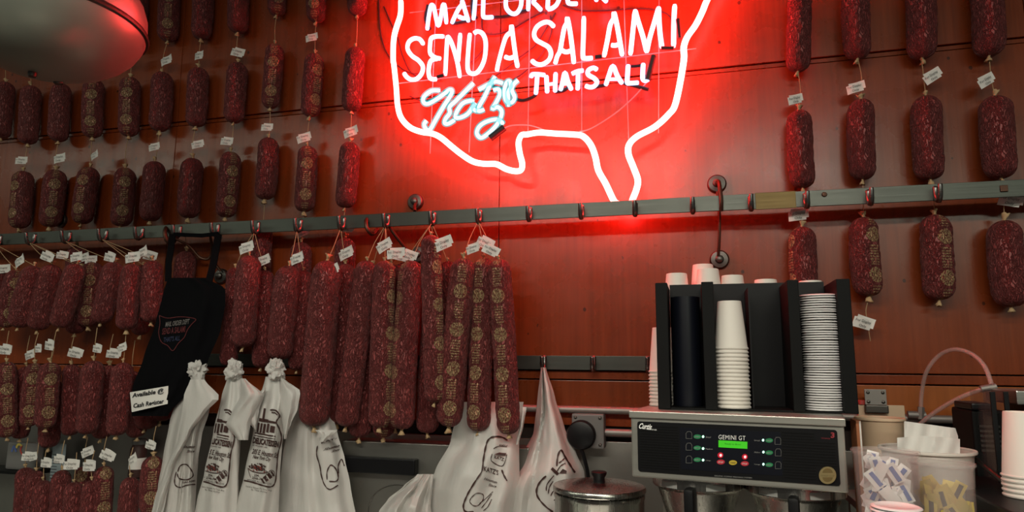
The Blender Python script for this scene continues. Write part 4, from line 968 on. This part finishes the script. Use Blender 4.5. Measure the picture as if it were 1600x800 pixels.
# brew baskets under the head
for px, py, nm in ((1078, 770, 0), (1240, 782, 1)):
    a_ = panel_xy(px, py)[0]; c = MM @ Vector((a_, 0.13, -MH))
    r0 = 0.108
    bk = thing('brew_basket', c+Vector((0, 0, -0.17)), 'stainless brew basket with black handle under the %s half of the coffee machine' % ('left' if nm == 0 else 'right'), 'brew basket', 'brew baskets')
    part('cone', MB().lathe([(0.03, -0.165), (0.055, -0.15), (0.075, -0.10), (0.096, -0.034), (0.098, -0.031), (0.104, -0.029), (r0, -0.025), (r0, -0.006), (r0-0.004, -0.004)], c, 48), 'steel_pot', bk)
    part('rim', MB().lathe([(r0+.001, -0.004), (r0+.004, -0.005), (r0+.004, -0.0005), (r0-0.01, -0.0005)], c, 48), 'steel_pot', bk)
    hp = c-ey*0.117
    part('handle', MB().box((-0.011, -0.035, -0.13), (0.011, 0.022, -0.014), Matrix.Translation(hp) @ MM.to_3x3().to_4x4(), bev=0.008), 'black_plastic', bk)
    for s_ in (-1, 1):
        b = MB(); b.quad_grid(lambda u, v: c+Vector((math.cos(-PI/2+MA+s_*(0.30+0.42*u))*(r0+.0008), math.sin(-PI/2+MA+s_*(0.30+0.42*u))*(r0+.0008), -0.008-0.015*v)), 8, 1)
        part('warning_label', b, 'text_grey', bk)
    part('bracket', MB().box((-0.10, -0.01, -0.006), (0.10, 0.0, -0.0005), Matrix.Translation(c+ey*0.115) @ MM.to_3x3().to_4x4()), 'steel_dark', bk, False)

# ------------------------------------------------------------------ cup and lid organizer on top of the machine
DF = 0.500                                      # distance of its front from the wall
ZB = ML.z+0.001
oxl, oxr = P(1026, 540, DF).x, P(1335, 540, DF).x
ZT = P(1180, 438.5, DF).z
DD = 0.16
og = thing('cup_organizer', Vector(((oxl+oxr)/2, -DF+DD/2, ZB)), 'black cup and lid organizer standing on the coffee machine', 'organizer')
xs = [P(x, 540, DF).x for x in (1026, 1045, 1099, 1118, 1235, 1253, 1313, 1335)]
ymid = -DF
for k in range(4):
    part('post', MB().box((xs[2*k], -DF, ZB), (xs[2*k+1], -DF+DD, ZT), bev=0.002), 'black_matte', og, False)
part('back_panel', MB().box((xs[1]+.0005, -DF+DD-0.008, ZB+.002), (xs[6]-.0005, -DF+DD-0.0005, P(1180, 443, DF-DD).z)), 'black_plastic', og, False)
part('shelf', MB().box((xs[1]+.0005, -DF+0.004, ZB), (xs[6]-.0005, -DF+DD-0.009, ZB+0.004)), 'black_matte', og, False)
xd = P(1175, 540, DF).x
part('divider', MB().box((xd-.0015, -DF+0.03, ZB+0.0045), (xd+.0015, -DF+DD-0.009, ZT-0.012)), 'black_plastic', og, False)
part('liner', MB().lathe([(0.036, ZB+0.0045), (0.036, ZT-0.03)], ((xs[1]+xs[2])/2, -DF+0.085, 0), 32), 'navy_black', og)
# paper cups: upside down, nested
CUPH, CUPR, CUPB = 0.118, 0.0385, 0.0275
def cup_mesh(up=False):
    pr = [(CUPR+.0015, 0.0), (CUPR+.0025, 0.0015), (CUPR+.0025, 0.0035), (CUPR+.0005, 0.005), (CUPR, 0.006), (CUPB+.0008, CUPH-0.002), (CUPB, CUPH), (CUPB-.002, CUPH), (CUPB-.003, CUPH-0.006), (0, CUPH-0.006)]
    inn = [(0, CUPH-0.0075), (CUPB-.004, CUPH-0.0075), (CUPR-.001, 0.003), (CUPR+.0015, 0.0)]
    return MB().lathe(pr, (0, 0, 0), 40).lathe(inn, (0, 0, 0), 40).mesh('paper_cup')
CM = cup_mesh(); CM.materials.append(MATS['paper_cup']); CM.set_sharp_from_angle(angle=math.radians(50))
def cup_stack(c, n, pitch, where, group, sc=1.0):
    for k in range(n):
        o = link('paper_cup', CM, None); o.location = c+Vector((random.uniform(-.0005, .0005), 0, pitch*k)); o.scale = (sc, sc, sc)
        tag(o, 'paper cup, %s from the bottom of the stack %s' % (ordn(k), where), 'cup', group)
cc = P(1145.5, 620, DF-0.045); pit = 0.0093
ztopc = P(1140, 473, DF-0.045).z
nn = int(round((ztopc-CUPH-ZB-0.005)/pit))+1
cup_stack(Vector((cc.x, cc.y, ZB+0.0045)), nn, pit, 'in the organizer', 'nested cups in the organizer')
# lids
def lid_mesh():
    r = 0.0425
    pr = [(r, 0.0), (r+.0012, 0.0008), (r+.0006, 0.0020), (r-.001, 0.003), (r-.004, 0.0042), (r-.006, 0.0042), (r-.007, 0.0025), (0, 0.0025)]
    return MB().lathe(pr, (0, 0, 0), 36).mesh('cup_lid')
LM = lid_mesh(); LM.materials.append(MATS['plastic_lid'])
lc = P(1285, 560, DF-0.048); zt_ = P(1285, 458, DF-0.048).z; lp = 0.0058; nl = int((zt_-ZB-0.006)/lp)
for k in range(nl):
    o = link('cup_cover', LM, None); o.location = (lc.x+random.uniform(-.0012, .0012)+(0.0025 if k == nl-4 else 0)+(-0.002 if k < 14 else 0), lc.y+random.uniform(-.001, .001), ZB+0.0045+lp*k)
    o.rotation_euler = (random.uniform(-.012, .012)+(0.02 if k > nl-4 else 0), random.uniform(-.012, .012), 0)
    tag(o, 'white plastic lid, %s from the bottom of the stack in the organizer' % ordn(k), 'lid', 'stacked lids in the organizer')
# cup stacks standing on the machine behind and beside the organizer
def cup_at(px_c, py_top, d, where):
    q = P(px_c, py_top, d); z = q.z-CUPH; n = max(1, int((z-ZB)/0.0093)); z0 = ZB
    pitch_ = (z-ZB)/n
    for k in range(n+1):
        o = link('paper_cup', CM, None); o.location = (q.x, q.y, ZB+pitch_*k)
        tag(o, 'paper cup, %s from the bottom of the stack %s' % (ordn(k), where), 'cup', 'cups stacked behind the organizer')
cup_at(1057, 428, .285, 'behind the left post')
cup_at(1098, 414, .215, 'rising highest behind the organizer')
cup_at(1106, 421, .30, 'just before the highest one')
cup_at(1144, 431, .285, 'behind the second bay')
cup_at(1196, 437.5, .285, 'behind the third bay')
cup_at(1266, 439.5, .285, 'behind the right bay')
cup_at(1036, 512, .36, 'peeking out left of the organizer')

# ------------------------------------------------------------------ shelf and tubs right of the coffee machine
ZSH = 1.20
shf = thing('steel_shelf', Vector((0.7, -0.5, 0.88)), 'low steel shelf carrying the tubs right of the coffee machine', 'shelf')
part('board', MB().box((0.385, -0.655, ZSH-0.02), (1.25, -0.05, ZSH), bev=0.002), 'steel_dull', shf, False)
part('board', MB().box((0.24, -0.95, ZSH-0.02), (1.25, -0.6555, ZSH), bev=0.002), 'steel_dull', shf, False)
for x, y in ((0.41, -0.08), (1.23, -0.08), (0.41, -0.78), (1.23, -0.78)):
    part('leg', MB().box((x-.012, y-.012, 0.8805), (x+.012, y+.012, ZSH-0.0205)), 'steel_dull', shf, False)
def tub(name, px, py, d, rpx, taper, material, label, cat, rim=0.004, zb=None, rimmat=None):
    c = P(px, py, d); r = rpx*mpp(c); zb = zb if zb is not None else ZSH+0.0005; h = c.z-zb; r1 = r*taper
    o = thing(name, Vector((c.x, c.y, zb)), label, cat); base = Vector((c.x, c.y, zb))
    part('wall', MB().lathe([(0, 0.0), (r1, 0.0), (r1+.002, 0.003), (r-.0015, h-0.012), (r, h-0.010), (r, h-0.003), (r-.002, h-0.004), (r-.0035, h-0.012), (r1-.002, 0.004), (0, 0.004)], base, 48), material, o)
    part('rim', MB().lathe([(r+.0005, h-0.006), (r+rim, h-0.006), (r+rim+.001, h-0.003), (r+rim, h), (r-.001, h), (r-.002, h-.003)], base, 48), rimmat or material, o)
    return o, base, r, r1, h
o, *_ = tub('beige_tub', 1374, 652, 0.33, 33, 0.93, 'tub_beige', 'round beige tub with a thick rim behind the sugar bin', 'tub')
a, c = P(1340, 632, .055), P(1413, 640, .055)
b = MB().box((a.x, -0.058, ZSH+.0005), (c.x, -0.046, a.z), bev=0.001)
single('cutting_board', b, 'tub_beige', 'upright cream board behind the round beige tub', 'board', smooth=False)
a, c = P(1331, 655, .42), P(1342, 697, .42)
bx = thing('small_carton', Vector((a.x, -0.42, ZSH)), 'narrow orange-brown carton beside the round beige tub', 'carton')
part('box', MB().box((a.x, -0.46, ZSH+.0005), (c.x, -0.40, a.z), bev=0.001), 'box_orange', bx, False)
part('white_stripe', MB().box((c.x-0.0045, -0.4606, ZSH+.001), (c.x-0.001, -0.4601, a.z-.001)), 'paper', bx, False)
a = P(1346, 630, .055); rc = MB().lathe([(0.0, 0.012), (0.009, 0.012), (0.011, 0.008), (0.011, 0.0)], (a.x, -0.052, P(1346, 632, .055).z), 16)
single('bottle_cap', rc, 'packet_red', 'small red cap on the cream board', 'cap')
a, c = P(1350, 608, .062), P(1386, 633, .062)
hg = thing('wall_bracket', Vector(((a.x+c.x)/2, -0.012, c.z-.02)), 'grey metal hinge bracket screwed to the wooden ledge', 'bracket')
part('plate', MB().box((a.x, -0.064, c.z), (c.x, -0.059, a.z), bev=0.001), 'galvanised', hg, False)
part('leaf', MB().box((a.x-.002, -0.075, P(1350, 645, .07).z), (c.x+.001, -0.059, c.z-.0005), bev=0.003), 'steel_dark', hg, False)
for x in (a.x+.009, c.x-.009):
    for z in (a.z-.009, c.z+.008): part('screw', MB().lathe([(0, .003), (.004, .002), (.005, 0)], (x, -0.064, z), 10, (0, -1, 0)), 'steel_dark', hg)
# white tub with folded papers
o, base, r, r1, h = tub('white_tub', 1447, 700, 0.50, 63, 0.88, 'tub_white', 'wide white tub holding crumpled paper sheets', 'tub', 0.005)
for k, (pts, dd, nm) in enumerate(((((1413, 658), (1493, 669), (1497, 682), (1503, 700), (1404, 692)), 0.478, 'tall pink-tinted'), (((1402, 684), (1440, 681), (1485, 684), (1500, 686), (1502, 704), (1396, 702)), 0.515, 'crumpled front'))):
    top_ = [p for p in pts]; b = MB(); n = 14; xsL, xsR = pts[0][0], pts[-2][0]
    ups = sorted([p for p in pts if p[1] < 690])
    def ed(x): 
        for (xa, ya), (xb, yb) in zip(ups, ups[1:]):
            if xa <= x <= xb: return ya+(yb-ya)*(x-xa)/(xb-xa)
        return ups[-1][1]
    xa_, xb_ = ups[0][0], ups[-1][0]
    def fr(u, v): x = xa_+(xb_-xa_)*u; return P(x, ed(x)*(1-v)+730*v, dd+0.006*math.sin(u*9+k*2)+0.003*math.sin(u*23+v*4))
    b.quad_grid(fr, 20, 8); k0 = len(b.v); b.quad_grid(lambda u, v: Vector(fr(1-u, v))+Vector((0, 0.0012, 0)), 20, 8)
    single('paper_sheet', b, 'paper', '%s paper sheet standing in the wide white tub' % nm, 'paper', 'papers in the white tub')
# frosted bucket with yellow packets, frosted bin with sugar packets
def packet(c, rot, material, stripe, label, group, w_=0.034, h_=0.056):
    M = Matrix.Translation(c) @ rot
    o = thing('sugar_packet', c, label, 'packet', group); w_ *= 0.62; h_ *= 0.64
    def fn(u, v): x = u*2-1; y = v*2-1; return (x*w_/2, -0.0022*(1-x*x)*(1-y**4), y*h_/2)
    b = MB().quad_grid(lambda u, v: M @ Vector(fn(u, v)), 4, 4); b.quad_grid(lambda u, v: M @ Vector((fn(1-u, v)[0], -fn(1-u, v)[1], fn(1-u, v)[2])), 4, 4)
    part('envelope', b, material, o)
    if stripe:
        for s_ in (-1, 1):
            b = MB().poly([M @ Vector(p) for p in ((-.003, s_*.0025, -.015), (.005, s_*.0025, -.015), (.005, s_*.0025, .013), (-.003, s_*.0025, .013))][::s_])
            part('print', b, stripe, o, False)
rr = random.Random(21)
from mathutils import Euler
o, base, r, r1, h = tub('frosted_bucket', 1470, 721, 0.66, 43, 0.90, 'frosted_light', 'translucent bucket with yellow packets inside', 'bucket', 0.003)
for k in range(40):
    a_ = rr.uniform(0, 2*PI); q = (.15+.62*rr.random()**.5)*r1
    packet(base+Vector((q*math.cos(a_), q*math.sin(a_)-0.006, 0.022+0.0024*k)), Euler((rr.uniform(-.5, .5), rr.uniform(-.6, .6), rr.uniform(-.6, .6))).to_matrix().to_4x4(), 'packet_yellow', 'print_brown' if k % 5 == 0 else None, 'plain yellow sweetener packet inside the translucent bucket' if k % 5 else 'yellow packet with a dark stripe inside the translucent bucket', 'plain yellow packets' if k % 5 else 'striped yellow packets')
o, base, r, r1, h = tub('frosted_bin', 1382, 703, 0.745, 46, 0.86, 'frosted', 'translucent bin full of white and blue sugar packets', 'bin', 0.002)
for k in range(80):
    a_ = rr.uniform(0, 2*PI); q = (.15+.65*rr.random()**.5)*r1
    packet(base+Vector((q*math.cos(a_), q*math.sin(a_), 0.022+0.0018*k)), Euler((rr.uniform(-.5, .5), rr.uniform(-.8, .8), rr.uniform(-.8, .8))).to_matrix().to_4x4(), 'packet_white', 'packet_blue' if k % 3 else None, 'white sugar packet with a blue stripe inside the translucent bin' if k % 3 else 'plain white sugar packet inside the translucent bin', 'striped sugar packets' if k % 3 else 'plain sugar packets')
# stack of white lids in front
c = P(1399, 786, 0.86); n = int((c.z-ZSH)/0.0058)
for k in range(n):
    o = link('cup_cover', LM, None); o.location = (c.x+rr.uniform(-.001, .001), c.y, ZSH+.0005+k*0.0058); o.scale = (0.92, 0.92, 1)
    tag(o, 'white plastic lid, %s from the bottom of the stack before the bins' % ordn(k), 'lid', 'lids before the bins')
# hoses
hs = thing('clear_hose', P(1440, 640, .05), 'looped clear plastic hose on the wall above the tubs', 'hose')
part('tube', MB().tube(catmull([P(1439, 648, .05), P(1440, 615, .06), P(1448, 580, .09), P(1468, 555, .12), P(1492, 546, .16), P(1518, 553, .20), P(1538, 572, .24), P(1549, 600, .27), P(1551, 612, .28)], 6), 0.0055, 10), 'hose_clear', hs)
part('fitting', MB().tube([P(1532, 608, .28), P(1556, 604, .28)], 0.0085, 10), 'galvanised', hs)
part('tube', MB().tube(catmull([P(1432, 668, .16), P(1450, 652, .18), P(1480, 632, .22), P(1510, 617, .26), P(1536, 608, .28)], 6), 0.0055, 10), 'hose_clear', hs)
vv = thing('valve_fitting', P(1432, 650, .03), 'small grey valve on the conduit under the clear hose', 'valve')
part('body', MB().tube([P(1418, 648, .045), P(1446, 649, .045)], 0.011, 12), 'galvanised', vv)
part('nut', MB().tube([P(1439, 655, .05), P(1439, 636, .05)], 0.009, 6), 'galvanised', vv)
# black dispenser at the right edge
bd = thing('black_dispenser', Vector((0.75, -0.55, ZSH)), 'black plastic dispenser with clear panels at the right edge', 'dispenser')
zt3 = 1.2945
part('tray', MB().box((0.525, -0.78, ZSH+.0005), (1.1, -0.36, zt3), bev=0.004), 'black_plastic', bd, False)
x0_, x1_ = P(1515, 680, .33).x, P(1556, 680, .33).x
part('motor_block', MB().box((x0_, -0.355, ZSH+.0005), (x1_+.02, -0.22, P(1530, 640, .33).z), bev=0.006), 'black_matte', bd, False)
for k in range(6):
    zz = P(1530, 666, .36).z-0.011*k
    part('vent', MB().box((x0_+.012, -0.359, zz-.0025), (x1_+.0, -0.3555, zz+.0025)), 'steel_dark', bd, False)
part('cap', MB().box((x0_-.002, -0.365, P(1530, 640, .33).z+.0005), (x1_-.01, -0.25, P(1530, 629, .33).z), bev=0.004), 'black_plastic', bd, False)
for px, d in ((1556, .44), (1577, .40)):
    x = P(px, 680, d).x
    part('clear_panel', MB().box((x-.002, -d, zt3+.0005), (x+.002, -d+0.12, P(px, 612, d).z)), 'acrylic', bd, False)
    part('panel_edge', MB().box((x-.005, -d-0.006, zt3+.0005), (x+.005, -d-0.0005, P(px, 612, d).z), bev=0.001), 'black_plastic', bd, False)
part('steel_top', MB().box((P(1581, 610, .4).x, -0.42, P(1590, 632, .4).z), (P(1581, 610, .4).x+0.16, -0.25, P(1590, 610, .4).z), bev=0.003), 'steel_brushed', bd, False)
part('side_wall', MB().box((P(1581, 610, .4).x+0.03, -0.40, zt3+.0005), (P(1581, 610, .4).x+0.15, -0.27, P(1590, 632, .4).z-.0005), bev=0.003), 'black_plastic', bd, False)
part('rod', MB().tube([P(1520, 714, .50), P(1568, 753, .60)], 0.005, 8), 'steel_dark', bd)
bm = bmesh.new(); bmesh.ops.create_uvsphere(bm, u_segments=12, v_segments=8, radius=0.006); kb = MB(); kb.add_bm(bm, Matrix.Translation(P(1570, 752, .605))); part('knob', kb, 'paper', bd)
# cup stack at the right edge
q = P(1609, 779, .62); zc = zt3+.001; ztop_ = P(1609, 640, .62).z; sc = 1.06; n = int(round((ztop_-CUPH*sc-zc)/0.0093))
for k in range(n+1):
    o = link('paper_cup', CM, None); o.location = (q.x, q.y, zc+0.0093*k); o.scale = (sc, sc, sc)
    tag(o, 'white paper cup, %s from the bottom of the stack at the right edge' % ordn(k), 'cup', 'cups at the right edge')

# ------------------------------------------------------------------ things behind the bottom left salamis
zs = P(25, 734, .08).z
sl = single('wall_shelf', MB().box((P(-60, 734, .08).x, -0.11, zs-0.012), (P(62, 734, .08).x, -0.004, zs), bev=0.002), 'black_matte', 'dark wall shelf at the lower left edge', 'shelf', smooth=False)
pk = thing('snack_package', Vector((P(34, 730, .07).x, -0.07, zs)), 'grey package with a coloured logo on the dark shelf at lower left', 'package')
a, c = P(14, 690, .08), P(56, 733, .08)
part('pouch', MB().box((a.x, -0.085, zs+.0005), (c.x, -0.05, a.z), bev=0.008), 'grey_box', pk, False)
for pts, mt, w_ in (([(18, 706), (22, 697), (25, 706)], 'packet_blue', 3), ([(25, 700), (29, 694), (34, 697)], 'packet_yellow', 3), ([(34, 696), (32, 704), (38, 715), (46, 719)], 'packet_red', 2.5)):
    b = MB(); b.ribbon(cat2(pts, 5), w_, lambda x, y: P(x, y, .0865)); part('logo', b, mt, pk, False)
lf = thing('leaflet', P(90, 752, .06), 'pale blue printed leaflet between the lower left salamis', 'leaflet')
def lfp(x, y, o_=0.0): return P(x, y, .06+o_)
b = MB(); b.quad_grid(lambda u, v: lfp(83+21*u-6*v, 692+62*v+2*u), 3, 6); b.quad_grid(lambda u, v: lfp(83+21*(1-u)-6*v, 692+62*v+2*(1-u), -.0015), 3, 6)
part('sheet', b, 'pale_blue', lf, False)
b = MB()
for k in range(9): b.ribbon([(82-0.55*k, 710+4.6*k), (82-0.55*k+(9 if k % 3 else 13), 710.5+4.6*k)], 1.0, lambda x, y: lfp(x, y, .0012))
part('lettering', b, 'ink', lf, False)
jr = thing('seasoning_jar', P(213, 752, .05), 'small jar of dark seasoning behind the bottom left salamis', 'jar')
cj = P(213, 745, .05); rj = 12*mpp(cj)
part('glass', MB().lathe([(0, 0), (rj*.95, 0), (rj, .004), (rj, .10), (rj*.8, .115), (rj*.75, .118)], cj, 24), 'print_brown', jr)
part('lid', MB().lathe([(rj*.85, .118), (rj*.9, .12), (rj*.9, .135), (rj*.8, .138), (0, .138)], cj, 24), 'grey_box', jr)
part('label', MB().lathe([(rj+.0008, .03), (rj+.0008, .07)], cj, 24), 'paper', jr)
part('standoff', MB().box((cj.x-.02, -0.05+.0, cj.z-.006), (cj.x+.02, -0.004, cj.z-.0005)), 'black_matte', jr, False)
